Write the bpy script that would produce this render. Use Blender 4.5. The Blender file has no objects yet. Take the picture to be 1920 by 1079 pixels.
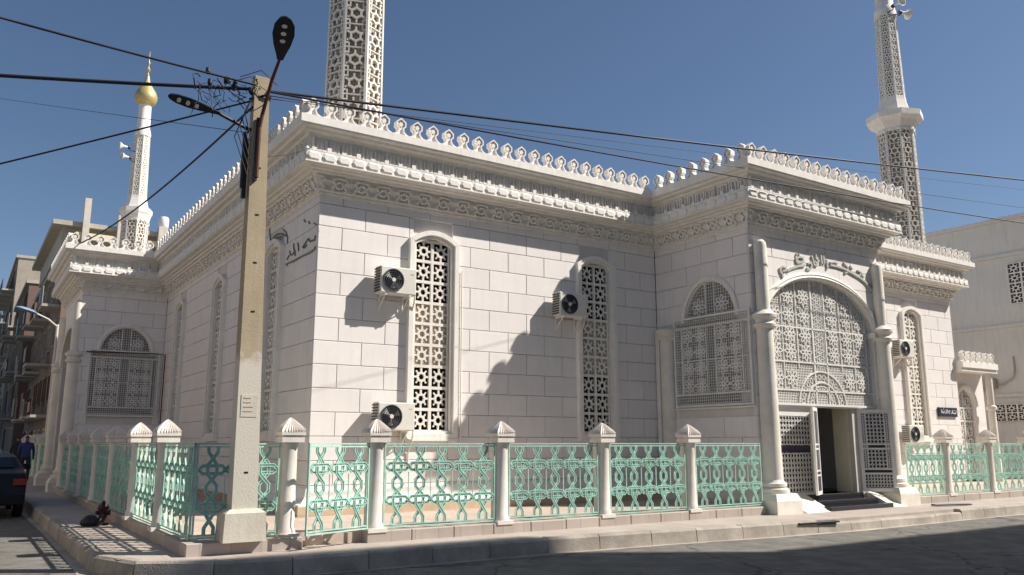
import bpy, bmesh, math, random
from mathutils import Vector, Matrix
random.seed(7)
SC = bpy.context.scene
COL = SC.collection
R = math.radians
# ------------------------------------------------------------------ camera
F, CX, CY, HZ, EYE = 1546.6, 960.0, 539.5, 831.0, 1.6
PITCH = math.atan((HZ - CY) / F)
AZ = math.atan2(3330 - 960, math.hypot(F, HZ - CY))
cam = bpy.data.cameras.new('camera')
camo = bpy.data.objects.new('camera', cam); COL.objects.link(camo)
cam.sensor_width = 36.0; cam.lens = 36.0 * F / 1920.0
cam.clip_start = 0.1; cam.clip_end = 3000
camo.location = (0, 0, EYE)
camo.rotation_euler = (R(90) + PITCH, 0, AZ - R(90))
SC.camera = camo
FW = Vector((math.cos(AZ) * math.cos(PITCH), math.sin(AZ) * math.cos(PITCH), math.sin(PITCH)))
RT = Vector((math.sin(AZ), -math.cos(AZ), 0)); UP = RT.cross(FW)
def ray(x, y): return FW + (x - CX) / F * RT - (y - CY) / F * UP
def onY(x, y, Y):
    d = ray(x, y); return Vector((0, 0, EYE)) + d * (Y / d.y)
def onX(x, y, X):
    d = ray(x, y); return Vector((0, 0, EYE)) + d * (X / d.x)
# ------------------------------------------------------------------ light
SUN = Vector((1.58, -1.0, 1.82)).normalized()          # towards the sun
elev = math.asin(SUN.z); azim = math.atan2(SUN.x, SUN.y)   # clockwise from +Y
W = bpy.data.worlds.new('World'); SC.world = W; W.use_nodes = True
nt = W.node_tree; nt.nodes.clear()
sky = nt.nodes.new('ShaderNodeTexSky'); sky.sky_type = 'NISHITA'; sky.sun_disc = False
sky.sun_elevation = elev; sky.sun_rotation = azim; sky.altitude = 600
sky.air_density = 1.0; sky.dust_density = 1.2; sky.ozone_density = 3.6
bg = nt.nodes.new('ShaderNodeBackground'); bg.inputs[1].default_value = 0.059
out = nt.nodes.new('ShaderNodeOutputWorld')
nt.links.new(sky.outputs[0], bg.inputs[0]); nt.links.new(bg.outputs[0], out.inputs[0])
sl = bpy.data.lights.new('sun', 'SUN'); sl.energy = 4.6; sl.angle = R(0.53); sl.color = (1.0, 0.94, 0.86)
so = bpy.data.objects.new('sun', sl); COL.objects.link(so)
so.rotation_euler = SUN.to_track_quat('Z', 'Y').to_euler(); so.location = (20, -20, 40)
SC.view_settings.view_transform = 'Standard'; SC.view_settings.look = 'None'
SC.view_settings.gamma = 1.0; SC.view_settings.exposure = 0.62
SC.render.engine = 'CYCLES'
# ------------------------------------------------------------------ materials
MATS = {}
def mat(name, col, rough=0.7, var=0.12, scale=3.0, bump=0.0, bscale=40.0, dirt=None, dirt_amt=0.0,
        streak=False, objvar=0.0, metal=0.0, spec=0.4):
    m = bpy.data.materials.new(name); m.use_nodes = True
    n = m.node_tree.nodes; l = m.node_tree.links
    b = n['Principled BSDF']; b.inputs['Roughness'].default_value = rough
    b.inputs['Metallic'].default_value = metal; b.inputs['Specular IOR Level'].default_value = spec
    g = n.new('ShaderNodeNewGeometry')
    nz = n.new('ShaderNodeTexNoise'); nz.inputs['Scale'].default_value = scale
    nz.inputs['Detail'].default_value = 6; nz.inputs['Roughness'].default_value = 0.65
    l.new(g.outputs['Position'], nz.inputs['Vector'])
    mr = n.new('ShaderNodeMapRange'); mr.inputs[1].default_value = 0.3; mr.inputs[2].default_value = 0.7
    mr.inputs[3].default_value = 1 - var; mr.inputs[4].default_value = 1 + var * 0.6
    l.new(nz.outputs[0], mr.inputs[0])
    fac = mr.outputs[0]
    if objvar:
        oi = n.new('ShaderNodeObjectInfo'); m2 = n.new('ShaderNodeMapRange')
        m2.inputs[3].default_value = 1 - objvar; m2.inputs[4].default_value = 1 + objvar
        l.new(oi.outputs['Random'], m2.inputs[0])
        mm = n.new('ShaderNodeMath'); mm.operation = 'MULTIPLY'
        l.new(fac, mm.inputs[0]); l.new(m2.outputs[0], mm.inputs[1]); fac = mm.outputs[0]
    vm = n.new('ShaderNodeVectorMath'); vm.operation = 'SCALE'; vm.inputs[0].default_value = col
    l.new(fac, vm.inputs['Scale'])
    res = vm.outputs[0]
    if dirt:
        mp = n.new('ShaderNodeMapping'); l.new(g.outputs['Position'], mp.inputs[0])
        mp.inputs['Scale'].default_value = (6, 6, 0.5) if streak else (1, 1, 1)
        n2 = n.new('ShaderNodeTexNoise'); n2.inputs['Scale'].default_value = 1.3; n2.inputs['Detail'].default_value = 8
        n2.inputs['Roughness'].default_value = 0.7
        l.new(mp.outputs[0], n2.inputs['Vector'])
        r2 = n.new('ShaderNodeMapRange'); r2.inputs[1].default_value = 0.48; r2.inputs[2].default_value = 0.75
        r2.inputs[4].default_value = dirt_amt
        l.new(n2.outputs[0], r2.inputs[0])
        mx = n.new('ShaderNodeMix'); mx.data_type = 'RGBA'
        l.new(r2.outputs[0], mx.inputs['Factor']); l.new(res, mx.inputs['A']); mx.inputs['B'].default_value = (*dirt, 1)
        res = mx.outputs['Result']
    l.new(res, b.inputs['Base Color'])
    if bump:
        n3 = n.new('ShaderNodeTexNoise'); n3.inputs['Scale'].default_value = bscale; n3.inputs['Detail'].default_value = 5
        l.new(g.outputs['Position'], n3.inputs['Vector'])
        bp = n.new('ShaderNodeBump'); bp.inputs['Strength'].default_value = bump; bp.inputs['Distance'].default_value = 0.01
        l.new(n3.outputs[0], bp.inputs['Height']); l.new(bp.outputs[0], b.inputs['Normal'])
    MATS[name] = m
    return m
mat('panel', (.80, .757, .73), .62, .05, 2.0, .12, 60, (.58, .53, .47), .28, True, .035)
mat('core', (.68, .64, .60), .8, .1, 3, .1)
mat('plaster', (.83, .795, .74), .75, .08, 4.0, .2, 50, (.55, .49, .41), .45, True, .02)
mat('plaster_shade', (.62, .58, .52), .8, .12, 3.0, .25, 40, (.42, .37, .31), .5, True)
mat('column', (.76, .72, .64), .6, .10, 3.0, .3, 30, (.52, .46, .37), .5, False)
mat('post', (.74, .68, .62), .7, .10, 5.0, .25, 60, (.5, .43, .36), .5, True, .04)
mat('lattice', (.80, .76, .69), .7, .10, 6.0, .1, 60, (.5, .43, .34), .4, True, .03)
mat('white_metal', (.80, .78, .74), .45, .05, 5.0, dirt=(.55, .5, .44), dirt_amt=.3)
mat('green', (.42, .68, .575), .6, .22, 9.0, .1, 80, (.24, .40, .33), .6, False, .08)
mat('asphalt', (.19, .18, .16), .9, .38, 2.2, .9, 120, (.115, .11, .105), .8)
mat('kerb', (.42, .375, .32), .85, .24, 3.5, .8, 40, (.20, .18, .155), .85, False, .13)
mat('tan_stone', (.55, .42, .29), .75, .12, 4, .2, dirt=(.4, .3, .2), dirt_amt=.4)
mat('pole_upper', (.44, .33, .185), .85, .14, 3, .4, 40, (.33, .24, .13), .5, True)
mat('pole_lower', (.62, .57, .48), .85, .10, 4, .4, 40, (.45, .36, .27), .5, True)
mat('dark', (.012, .013, .018), .4, .1, 5)
mat('cable', (.012, .012, .016), .6, .1, 5)
mat('rust', (.10, .035, .022), .7, .3, 20)
mat('lens', (.75, .73, .66), .25, .05, 5)
mat('gold', (.56, .44, .19), .5, .1, 4, metal=.45)
mat('black_stone', (.016, .017, .022), .22, .2, 8)
mat('wedge', (.78, .73, .64), .6, .06, 5, dirt=(.5, .45, .38), dirt_amt=.3)
mat('glass', (.012, .014, .016), .08, .1, 3, spec=.5)
mat('screen_back', (.30, .27, .23), .8, .12, 3)
mat('infill', (.60, .50, .40), .8, .12, 5)
mat('board', (.42, .345, .27), .8, .12, 5)
mat('screen_glass', (.54, .515, .48), .4, .12, 3)
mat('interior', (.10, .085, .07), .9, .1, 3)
mat('cream', (.78, .69, .50), .8, .06, 3)
mat('violet', (.07, .055, .10), .35, .35, 14)
mat('ac_body', (.72, .70, .63), .5, .05, 4, dirt=(.5, .45, .36), dirt_amt=.35)
mat('ac_dark', (.05, .05, .06), .5, .2, 10)
mat('letter', (.15, .15, .14), .6, .1, 8)
mat('letter_grey', (.50, .50, .46), .6, .1, 8)
mat('plaque', (.030, .032, .05), .4, .1, 8)
mat('concrete', (.46, .43, .37), .85, .14, 1.5, .3, 30, (.30, .275, .24), .5, True)
mat('rb_wall', (.68, .66, .615), .85, .06, .7, .2, 30, (.42, .39, .34), .4, True)
mat('apt_a', (.22, .165, .125), .85, .18, 1.2, .2, 20, (.22, .16, .12), .6, True)
mat('apt_b', (.19, .125, .10), .85, .18, 1.2, .2, 20, (.2, .14, .11), .6, True)
mat('apt_c', (.36, .32, .26), .85, .15, 1.2, .2, 20, (.3, .25, .2), .6, True)
mat('side_bounce_wall', (.40, .34, .28), .85, .1, 1.5, .2, 30, (.24, .21, .18), .4, True)  # tone set by how much light the added houses bounce back
mat('win_dark', (.03, .03, .035), .2, .2, 6)
mat('shutter', (.16, .10, .07), .6, .2, 10)
mat('tarp', (.05, .42, .33), .6, .15, 6)
mat('tank', (.78, .77, .74), .5, .05, 5)
mat('car_paint', (.008, .009, .011), .35, .1, 5, spec=.25)
mat('car_glass', (.012, .013, .015), .08, .1, 5)
mat('tyre', (.015, .015, .016), .8, .2, 20)
mat('rim', (.45, .45, .46), .35, .1, 10, metal=.8)
mat('tail', (.25, .012, .012), .25, .2, 10)
mat('chrome', (.6, .6, .6), .2, .05, 5, metal=.9)
mat('blue_grey', (.16, .25, .38), .5, .1, 6)
mat('hyd', (.035, .011, .011), .6, .3, 15)
mat('bag', (.02, .02, .026), .5, .2, 15)

m_ = mat('pole_paint', (.41, .335, .225), .85, .12, 3, .4, 40, (.29, .235, .15), .55, True)
n_ = m_.node_tree.nodes; l_ = m_.node_tree.links; b_ = n_['Principled BSDF']; src_ = b_.inputs['Base Color'].links[0].from_socket
g_ = n_.new('ShaderNodeNewGeometry'); sp_ = n_.new('ShaderNodeSeparateXYZ'); l_.new(g_.outputs['Position'], sp_.inputs[0])
nz_ = n_.new('ShaderNodeTexNoise'); nz_.inputs['Scale'].default_value = 7; nz_.inputs['Detail'].default_value = 6; l_.new(g_.outputs['Position'], nz_.inputs['Vector'])
ad_ = n_.new('ShaderNodeMath'); ad_.operation = 'MULTIPLY_ADD'; ad_.inputs[1].default_value = .5; l_.new(nz_.outputs[0], ad_.inputs[0]); l_.new(sp_.outputs[2], ad_.inputs[2])
mr_ = n_.new('ShaderNodeMapRange'); mr_.inputs[1].default_value = 2.95; mr_.inputs[2].default_value = 3.10; mr_.inputs[3].default_value = .85; mr_.inputs[4].default_value = 0; l_.new(ad_.outputs[0], mr_.inputs[0])
mx_ = n_.new('ShaderNodeMix'); mx_.data_type = 'RGBA'; l_.new(mr_.outputs[0], mx_.inputs['Factor']); l_.new(src_, mx_.inputs['A']); mx_.inputs['B'].default_value = (.64, .60, .52, 1)
l_.new(mx_.outputs['Result'], b_.inputs['Base Color'])
am = MATS['asphalt']; n_ = am.node_tree.nodes; l_ = am.node_tree.links; b_ = n_['Principled BSDF']; src_ = b_.inputs['Base Color'].links[0].from_socket
g_ = n_.new('ShaderNodeNewGeometry')
dn = n_.new('ShaderNodeTexNoise'); dn.inputs['Scale'].default_value = 1.4; dn.inputs['Detail'].default_value = 5; l_.new(g_.outputs['Position'], dn.inputs['Vector'])
va = n_.new('ShaderNodeVectorMath'); va.operation = 'MULTIPLY_ADD'; va.inputs[1].default_value = (1.1, 1.1, 0); l_.new(dn.outputs['Color'], va.inputs[0]); l_.new(g_.outputs['Position'], va.inputs[2])
vo = n_.new('ShaderNodeTexVoronoi'); vo.feature = 'DISTANCE_TO_EDGE'; vo.inputs['Scale'].default_value = .38; l_.new(va.outputs[0], vo.inputs['Vector'])
cm = n_.new('ShaderNodeMapRange'); cm.inputs[1].default_value = .002; cm.inputs[2].default_value = .012; cm.inputs[3].default_value = .45; cm.inputs[4].default_value = 1.0; l_.new(vo.outputs['Distance'], cm.inputs[0])
fs_ = n_.new('ShaderNodeTexNoise'); fs_.inputs['Scale'].default_value = 70; fs_.inputs['Detail'].default_value = 3; l_.new(g_.outputs['Position'], fs_.inputs['Vector'])
fm = n_.new('ShaderNodeMapRange'); fm.inputs[1].default_value = .3; fm.inputs[2].default_value = .7; fm.inputs[3].default_value = .75; fm.inputs[4].default_value = 1.25; l_.new(fs_.outputs[0], fm.inputs[0])
mm_ = n_.new('ShaderNodeMath'); mm_.operation = 'MULTIPLY'; l_.new(cm.outputs[0], mm_.inputs[0]); l_.new(fm.outputs[0], mm_.inputs[1])
sc_ = n_.new('ShaderNodeVectorMath'); sc_.operation = 'SCALE'; l_.new(src_, sc_.inputs[0]); l_.new(mm_.outputs[0], sc_.inputs['Scale'])
l_.new(sc_.outputs[0], b_.inputs['Base Color'])
def tile_mat(name, col, size, joint, jw=0.012, var=.1):
    m = mat(name, col, .7, .10, 1.2, .2, 50, tuple(c * .62 for c in col), .55)
    n = m.node_tree.nodes; l = m.node_tree.links
    b = n['Principled BSDF']; src = b.inputs['Base Color'].links[0].from_socket
    g = n.new('ShaderNodeNewGeometry')
    br = n.new('ShaderNodeTexBrick'); br.offset = 0.0
    br.inputs['Scale'].default_value = 1.0; br.inputs['Mortar Size'].default_value = jw
    br.inputs['Brick Width'].default_value = size; br.inputs['Row Height'].default_value = size
    br.inputs['Color1'].default_value = (1, 1, 1, 1); br.inputs['Color2'].default_value = (1 - var, 1 - var, 1 - var, 1)
    br.inputs['Mortar'].default_value = (joint, joint, joint, 1); br.inputs['Mortar Smooth'].default_value = .2
    l.new(g.outputs['Position'], br.inputs['Vector'])
    mx = n.new('ShaderNodeMix'); mx.data_type = 'RGBA'; mx.blend_type = 'MULTIPLY'
    mx.inputs['Factor'].default_value = 1.0
    l.new(src, mx.inputs['A']); l.new(br.outputs['Color'], mx.inputs['B'])
    l.new(mx.outputs['Result'], b.inputs['Base Color'])
tile_mat('paving', (.46, .395, .345), .4, .8)
tile_mat('court', (.58, .46, .38), .33, .7, .01)
# ------------------------------------------------------------------ mesh helpers
class MB:
    def __init__(s): s.v = []; s.f = []
    def add(s, vs, fs):
        o = len(s.v); s.v += [tuple(p) for p in vs]; s.f += [tuple(i + o for i in f) for f in fs]; return s
    def box(s, x0, x1, y0, y1, z0, z1):
        return s.add([(x0, y0, z0), (x1, y0, z0), (x1, y1, z0), (x0, y1, z0), (x0, y0, z1), (x1, y0, z1), (x1, y1, z1), (x0, y1, z1)],
                     [(0, 3, 2, 1), (4, 5, 6, 7), (0, 1, 5, 4), (1, 2, 6, 5), (2, 3, 7, 6), (3, 0, 4, 7)])
    def cbox(s, x0, x1, y0, y1, z0, z1, c=.01):
        # box with chamfered edges on the -y (front) face and all vertical edges
        A = [(x0 + c, z0 + c), (x1 - c, z0 + c), (x1 - c, z1 - c), (x0 + c, z1 - c)]
        B = [(x0, z0), (x1, z0), (x1, z1), (x0, z1)]
        vs = [(a, y0, b) for a, b in A] + [(a, y0 + c, b) for a, b in B] + [(a, y1, b) for a, b in B]
        fs = [(0, 1, 2, 3)]
        for i in range(4):
            j = (i + 1) % 4
            fs += [(i, i + 4, j + 4, j), (i + 4, i + 8, j + 8, j + 4)]
        fs += [(11, 10, 9, 8)]
        return s.add(vs, fs)
    def prism(s, poly, y0, y1):
        # poly in x,z ; extruded y0..y1
        n = len(poly)
        vs = [(a, y0, b) for a, b in poly] + [(a, y1, b) for a, b in poly]
        fs = [tuple(range(n)), tuple(range(2 * n - 1, n - 1, -1))]
        fs += [(i, i + n, (i + 1) % n + n, (i + 1) % n) for i in range(n)]
        return s.add(vs, fs)
    def prism_z(s, poly, z0, z1):
        n = len(poly)
        vs = [(a, b, z0) for a, b in poly] + [(a, b, z1) for a, b in poly]
        fs = [tuple(range(n - 1, -1, -1)), tuple(range(n, 2 * n))]
        fs += [(i, (i + 1) % n, (i + 1) % n + n, i + n) for i in range(n)]
        return s.add(vs, fs)
    def bar(s, p, q, w, y0, y1):
        # flat bar in the xz plane from p to q, width w, depth y0..y1
        d = Vector((q[0] - p[0], q[1] - p[1]));
        if d.length < 1e-6: return s
        n = Vector((-d.y, d.x)).normalized() * (w / 2)
        return s.prism([(p[0] + n.x, p[1] + n.y), (p[0] - n.x, p[1] - n.y), (q[0] - n.x, q[1] - n.y), (q[0] + n.x, q[1] + n.y)], y0, y1)
    def ribbon(s, pts, w, y0, y1, closed=False):
        # mitred flat strip along pts (x,z)
        n = len(pts); L = []; Rr = []
        P = [Vector(p) for p in pts]
        for i in range(n):
            a = P[i - 1] if (i > 0 or closed) else None
            b = P[(i + 1) % n] if (i < n - 1 or closed) else None
            d1 = (P[i] - a).normalized() if a is not None else None
            d2 = (b - P[i]).normalized() if b is not None else None
            if d1 is None: d1 = d2
            if d2 is None: d2 = d1
            n1 = Vector((-d1.y, d1.x)); n2 = Vector((-d2.y, d2.x)); m = n1 + n2
            if m.length < 1e-4: m = n1
            m.normalize(); k = 1 / max(.4, m.dot(n1))
            L.append(P[i] + m * k * w / 2); Rr.append(P[i] - m * k * w / 2)
        vs = []
        for i in range(n): vs += [(L[i].x, y0, L[i].y), (Rr[i].x, y0, Rr[i].y), (Rr[i].x, y1, Rr[i].y), (L[i].x, y1, L[i].y)]
        fs = []
        for i in range(n if closed else n - 1):
            a = 4 * i; b = 4 * ((i + 1) % n)
            for k in range(4): fs.append((a + k, a + (k + 1) % 4, b + (k + 1) % 4, b + k))
        if not closed: fs += [(0, 3, 2, 1), (4 * n - 4, 4 * n - 3, 4 * n - 2, 4 * n - 1)]
        return s.add(vs, fs)
    def lathe(s, prof, n=20, cx=0, cy=0, flat=0, cap=True, a0=None, sq=0):
        vs = []; off = flat
        for r, z in prof:
            for i in range(n):
                a = 2 * math.pi * (i + off) / n
                vs.append((cx + r * math.cos(a), cy + r * math.sin(a), z))
        fs = []
        for k in range(len(prof) - 1):
            for i in range(n):
                j = (i + 1) % n
                fs.append((k * n + i, k * n + j, (k + 1) * n + j, (k + 1) * n + i))
        if cap:
            fs.append(tuple(range(n - 1, -1, -1))); fs.append(tuple((len(prof) - 1) * n + i for i in range(n)))
        return s.add(vs, fs)
    def tube(s, pts, r, n=6, cap=True):
        P = [Vector(p) for p in pts]; vs = []; rr = r if isinstance(r, (list, tuple)) else [r] * len(P)
        ref = None
        for i, p in enumerate(P):
            d = (P[min(i + 1, len(P) - 1)] - P[max(i - 1, 0)]).normalized()
            if ref is None: ref = Vector((0, 0, 1)) if abs(d.z) < .9 else Vector((1, 0, 0))
            u = d.cross(ref).normalized(); w = u.cross(d)
            ref = w
            for k in range(n):
                a = 2 * math.pi * k / n
                vs.append(p + (u * math.cos(a) + w * math.sin(a)) * rr[i])
        fs = []
        for i in range(len(P) - 1):
            for k in range(n):
                j = (k + 1) % n
                fs.append((i * n + k, i * n + j, (i + 1) * n + j, (i + 1) * n + k))
        if cap: fs += [tuple(range(n - 1, -1, -1)), tuple((len(P) - 1) * n + k for k in range(n))]
        return s.add(vs, fs)
    def xf(s, m):
        s.v = [tuple(m @ Vector(p)) for p in s.v]; return s
    def join(s, o, m=None):
        return s.add([m @ Vector(p) for p in o.v] if m else o.v, o.f)
    def mesh(s, name, material, smooth=None):
        me = bpy.data.meshes.new(name); me.from_pydata(s.v, [], s.f)
        bm = bmesh.new(); bm.from_mesh(me); bmesh.ops.recalc_face_normals(bm, faces=bm.faces)
        if smooth is not None:
            for f in bm.faces: f.smooth = True
            for e in bm.edges:
                e.smooth = not (len(e.link_faces) == 2 and e.calc_face_angle(0) > smooth)
        bm.to_mesh(me); bm.free()
        me.materials.append(MATS[material]); return me
    def build(s, name, material, parent=None, loc=(0, 0, 0), rot=0, smooth=None, kind=None):
        return put(name, s.mesh(name, material, smooth), parent, loc, rot, kind)
def put(name, me, parent=None, loc=(0, 0, 0), rot=0, kind=None):
    o = bpy.data.objects.new(name, me); COL.objects.link(o)
    o.location = loc; o.rotation_euler = (0, 0, rot)
    if parent is not None: o.parent = parent
    if kind: o['kind'] = kind
    return o
def tag(o, label, cat, group=None):
    o['label'] = label; o['category'] = cat
    if group: o['group'] = group
    return o
def thing(name, label, cat, loc=(0, 0, 0), rot=0, group=None):
    o = put(name, None, None, loc, rot); o.empty_display_size = .2
    return tag(o, label, cat, group)
def node(name, parent, loc=(0, 0, 0), rot=0): return put(name, None, parent, loc, rot)
def copy_tree(o, parent=None):
    c = o.copy(); COL.objects.link(c); c.parent = parent
    for ch in [x for x in o.children]: copy_tree(ch, c)
    return c
def struct(o): o['kind'] = 'structure'; return o
FRONT, LEFT, RIGHT = 0.0, R(-90), R(90)
# ------------------------------------------------------------------ levels
ROADZ, WALK, COURT = -0.07, 0.15, 0.30
# ------------------------------------------------------------------ ground
g = MB(); S = 900
g.add([(-S, -S, ROADZ), (S, -S, ROADZ), (S, S, ROADZ), (-S, S, ROADZ)], [(0, 1, 2, 3)])
struct(g.build('road', 'asphalt'))
KERB = [(1.66, 75.0), (1.66, 30.0), (1.66, 18.0), (1.66, 13.0), (1.68, 12.3), (1.80, 11.75), (2.08, 11.3), (2.55, 10.98), (3.3, 10.78),
        (5.5, 10.74), (8.0, 10.72), (10.0, 10.55), (12.5, 10.3), (15.0, 10.18), (19.0, 10.2), (24.0, 10.25), (30.0, 10.3), (75.0, 10.3)]
inner = [(75.0, 40.0), (30.0, 75.0)]
walk = MB(); walk.prism_z([(x + (.14 if y > 12 else .07), y + (.16 if x > 3 else .08)) for x, y in KERB] + inner, ROADZ - .1, WALK)
struct(walk.build('pavement', 'paving'))
# kerb stones, each a piece of its own
kerb = struct(node('kerb', None))
def resample(path, step):
    pts = []; acc = 0
    for (a, b) in zip(path[:-1], path[1:]):
        a = Vector(a); b = Vector(b); L = (b - a).length; t = 0
        while t < L:
            pts.append(a + (b - a) * (t / L)); t += step * .1
    pts.append(Vector(path[-1]))
    outp = [pts[0]]; d = 0
    for p, q in zip(pts[:-1], pts[1:]):
        d += (q - p).length
        if d >= step: outp.append(q); d = 0
    return outp
kp = resample([(1.66, 44.0)] + KERB[1:17] + [(48.0, 10.3)], .95)
for a, b in zip(kp[:-1], kp[1:]):
    d = (b - a); L = d.length; ang = math.atan2(d.y, d.x)
    h = WALK + random.uniform(.004, .016)
    if 13.2 < a.x < 18.6 and a.y < 11: h = WALK - .055
    mb = MB(); n = .006
    c = .025 + random.random() * .015
    prof = [(0 - .02, ROADZ - .06), (-.0, h - c), (c, h), (.17, h), (.17, ROADZ - .06)]
    vs = [(n, y, z) for y, z in prof] + [(L - n, y + random.uniform(-.006, .006), z) for y, z in prof]
    k = len(prof)
    mb.add(vs, [tuple(range(k)), tuple(range(2 * k - 1, k - 1, -1))] + [(i, (i + 1) % k, (i + 1) % k + k, i + k) for i in range(k)])
    mb.build('kerb_stone', 'kerb', kerb, (a.x, a.y, 0), ang)
gut = MB()
gp = [Vector(p) for p in KERB]
vs = []
for i, p in enumerate(gp):
    d = (gp[min(i + 1, len(gp) - 1)] - gp[max(i - 1, 0)]).normalized(); nn = Vector((d.y, -d.x))
    q = p + nn * (.16 + .05 * math.sin(i * 2.1))
    vs += [(p.x, p.y, ROADZ + .004), (q.x, q.y, ROADZ + .004)]
gut.add(vs, [(2 * i, 2 * i + 1, 2 * i + 3, 2 * i + 2) for i in range(len(gp) - 1)])
struct(gut.build('gutter_strip', 'kerb'))
court = MB()
court.box(2.72, 14.3, 11.9, 15.2, .1, COURT); court.box(2.72, 5.6, 15.2, 29.2, .1, COURT); court.box(19.1, 33.0, 11.9, 16.0, .1, COURT)
struct(court.build('courtyard_paving', 'court'))
# ------------------------------------------------------------------ mosque
X0, X1, Y0, Y1 = 5.45, 28.03, 15.0, 45.0
PX0, PX1, PY = 14.30, 19.15, 12.0          # front portal
LX, LY0, LY1 = 2.90, 29.0, 33.75           # left portal
ZT = 6.37                                   # wall top under the cornice
mosque = thing('mosque', 'white stone block mosque with carved cornice, merlon parapet and arched lattice portal', 'mosque')
ROWH = .449; ZR0 = .377
PCOUNT = [0]
BULK = MB()
CACHE = {}
def arch_low(u, arch):
    uc, rx, zs, rz = arch
    t = (u - uc) / rx
    return zs + rz * math.sqrt(1 - t * t) if abs(t) < 1 else -1
def facade(name, org, rot, L, opens=(), arch=None, single=True, u_lim=None, zmax=ZT, depth=.3, offs=0.0, i0=0.0, i1=0.0, cc=''):
    """wall in local coordinates: x along, -y outwards (face at y=0), z up"""
    w = MB(); f = .03
    c0, c1 = (0.0 if 'a' in cc else .034), (L if 'b' in cc else L - .034)
    us = sorted(set([c0, c1] + [v for o in opens for v in o[:2]] + ([arch[0] - arch[1], arch[0] + arch[1]] if arch else [])))
    for a, b in zip(us[:-1], us[1:]):
        m = (a + b) / 2
        hole = [o for o in opens if o[0] <= m <= o[1]]
        if arch and abs(m - arch[0]) < arch[1]:
            N = 28; poly = [(a + (b - a) * i / N, max(arch_low(a + (b - a) * i / N, arch), arch[2])) for i in range(N + 1)] + [(b, zmax + .2), (a, zmax + .2)]
            w.prism(poly, f, depth)
            z = 0.0
            for o in sorted(hole, key=lambda o: o[2]):
                if o[2] > z + .01: w.box(a, b, f, depth, z, o[2])
                z = o[3]
            if z < arch[2] - .01: w.box(a, b, f, depth, z, arch[2])
        elif hole:
            z = 0.0
            for o in sorted(hole, key=lambda o: o[2]):
                if o[2] > z + .01: w.box(a, b, f, depth, z, o[2])
                z = o[3]
            w.box(a, b, f, depth, z, zmax + .2)
        else: w.box(a, b, f, depth, 0, zmax + .2)
    big = bool(arch) and any(o[2] < .01 for o in opens)
    wall = w.build(name, 'core', mosque, (org[0], org[1], 0), rot)
    M = Matrix.Translation((org[0], org[1], 0)) @ Matrix.Rotation(rot, 4, 'Z')
    j = .0055
    rows = int((zmax - ZR0) / ROWH + 1)
    for r in range(rows):
        z0 = ZR0 + r * ROWH; z1 = min(z0 + ROWH, zmax)
        if z1 - z0 < .05: continue
        u = -offs + (-.5 if r % 2 else 0.0) * .98
        while u < L:
            a, b = max(u, i0), min(u + .98, L - i1); u += .98
            if L - i1 - b < .15: b = L - i1
            if b - a < .04 or (a > L - i1 - .15): continue
            segs = [(a, b)]
            for o in opens:
                if o[2] < z1 - .02 and o[3] > z0 + .02:
                    ns = []
                    for s0, s1 in segs:
                        if o[1] <= s0 or o[0] >= s1: ns.append((s0, s1)); continue
                        if o[0] - s0 > .03: ns.append((s0, o[0]))
                        if s1 - o[1] > .03: ns.append((o[1], s1))
                    segs = ns
            for s0, s1 in segs:
                if arch and s1 > arch[0] - arch[1] and s0 < arch[0] + arch[1] and z0 < arch[2] + arch[3]:
                    N = 14; top = []; low = []
                    for i in range(N + 1):
                        uu = s0 + j + (s1 - s0 - 2 * j) * i / N
                        zz = max(z0 + j, arch_low(uu, arch)) if abs(uu - arch[0]) < arch[1] else z0 + j
                        if abs(uu - arch[0]) < arch[1] and z1 <= arch[2] + .01: zz = 99 if big else z0 + j
                        if zz < z1 - j - .01: low.append((uu, zz)); top.append((uu, z1 - j))
                    if len(low) > 1:
                        mb = MB().prism(low + top[::-1], 0, f)
                        PCOUNT[0] += 1; mb.build('panel', 'panel', wall)
                    continue
                key = (round(s1 - s0, 3), round(z1 - z0, 3))
                if key not in CACHE:
                    CACHE[key] = MB().cbox(j, key[0] - j, 0, f, j, key[1] - j, .007).mesh('panel', 'panel')
                one = single and (u_lim is None or u_lim[0] <= s0 <= u_lim[1]) and z1 > .7
                if one:
                    PCOUNT[0] += 1
                    put('panel', CACHE[key], wall, (s0, random.uniform(-.0015, .0015), z0))
                else:
                    BULK.join(MB().cbox(s0 + j, s1 - j, 0, f, z0 + j, z1 - j, .007), M)
    return wall
WZ0, WZ1 = 1.68, 5.98
TW = [(7.39, 8.55), (11.77, 12.88)]
facade('front_wall', (X0, Y0), FRONT, PX0 - X0, [(a - X0 + .12, b - X0 - .12, WZ0 + .06, WZ1 - .14) for a, b in TW], cc='b')
TW2 = [(20.6, 21.71), (24.95, 26.09)]
facade('wing_wall', (PX1, Y0), FRONT, X1 - PX1, [(a - PX1 + .12, b - PX1 - .12, WZ0 + .06, WZ1 - .14) for a, b in TW2], u_lim=(4.6, 20), offs=.3, cc='a')
LWIN = [(16.95, 18.11), (21.5, 22.66), (26.05, 27.21)]
facade('left_wall', (X0, LY0), LEFT, LY0 - Y0, [(LY0 - b + .12, LY0 - a - .12, WZ0 + .06, WZ1 - .14) for a, b in LWIN], u_lim=(8.0, 20), i1=.0315, cc='a')
ARCH = (16.72 - PX0, 2.02, 4.25, 1.16)
facade('portal_wall', (PX0, PY), FRONT, PX1 - PX0, [(ARCH[0] - ARCH[1], ARCH[0] + ARCH[1], 0, ARCH[2])], ARCH, depth=.45, offs=.2)
SW = (.95, 2.55)   # side window (along u from the inner corner)
facade('portal_side_wall', (PX0, Y0), LEFT, Y0 - PY, [(SW[0] - .28, SW[1] + .36, 2.5, 4.42)], (1.75, .79, 4.42, .92), offs=.4, i1=.0315, cc='a')
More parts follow.
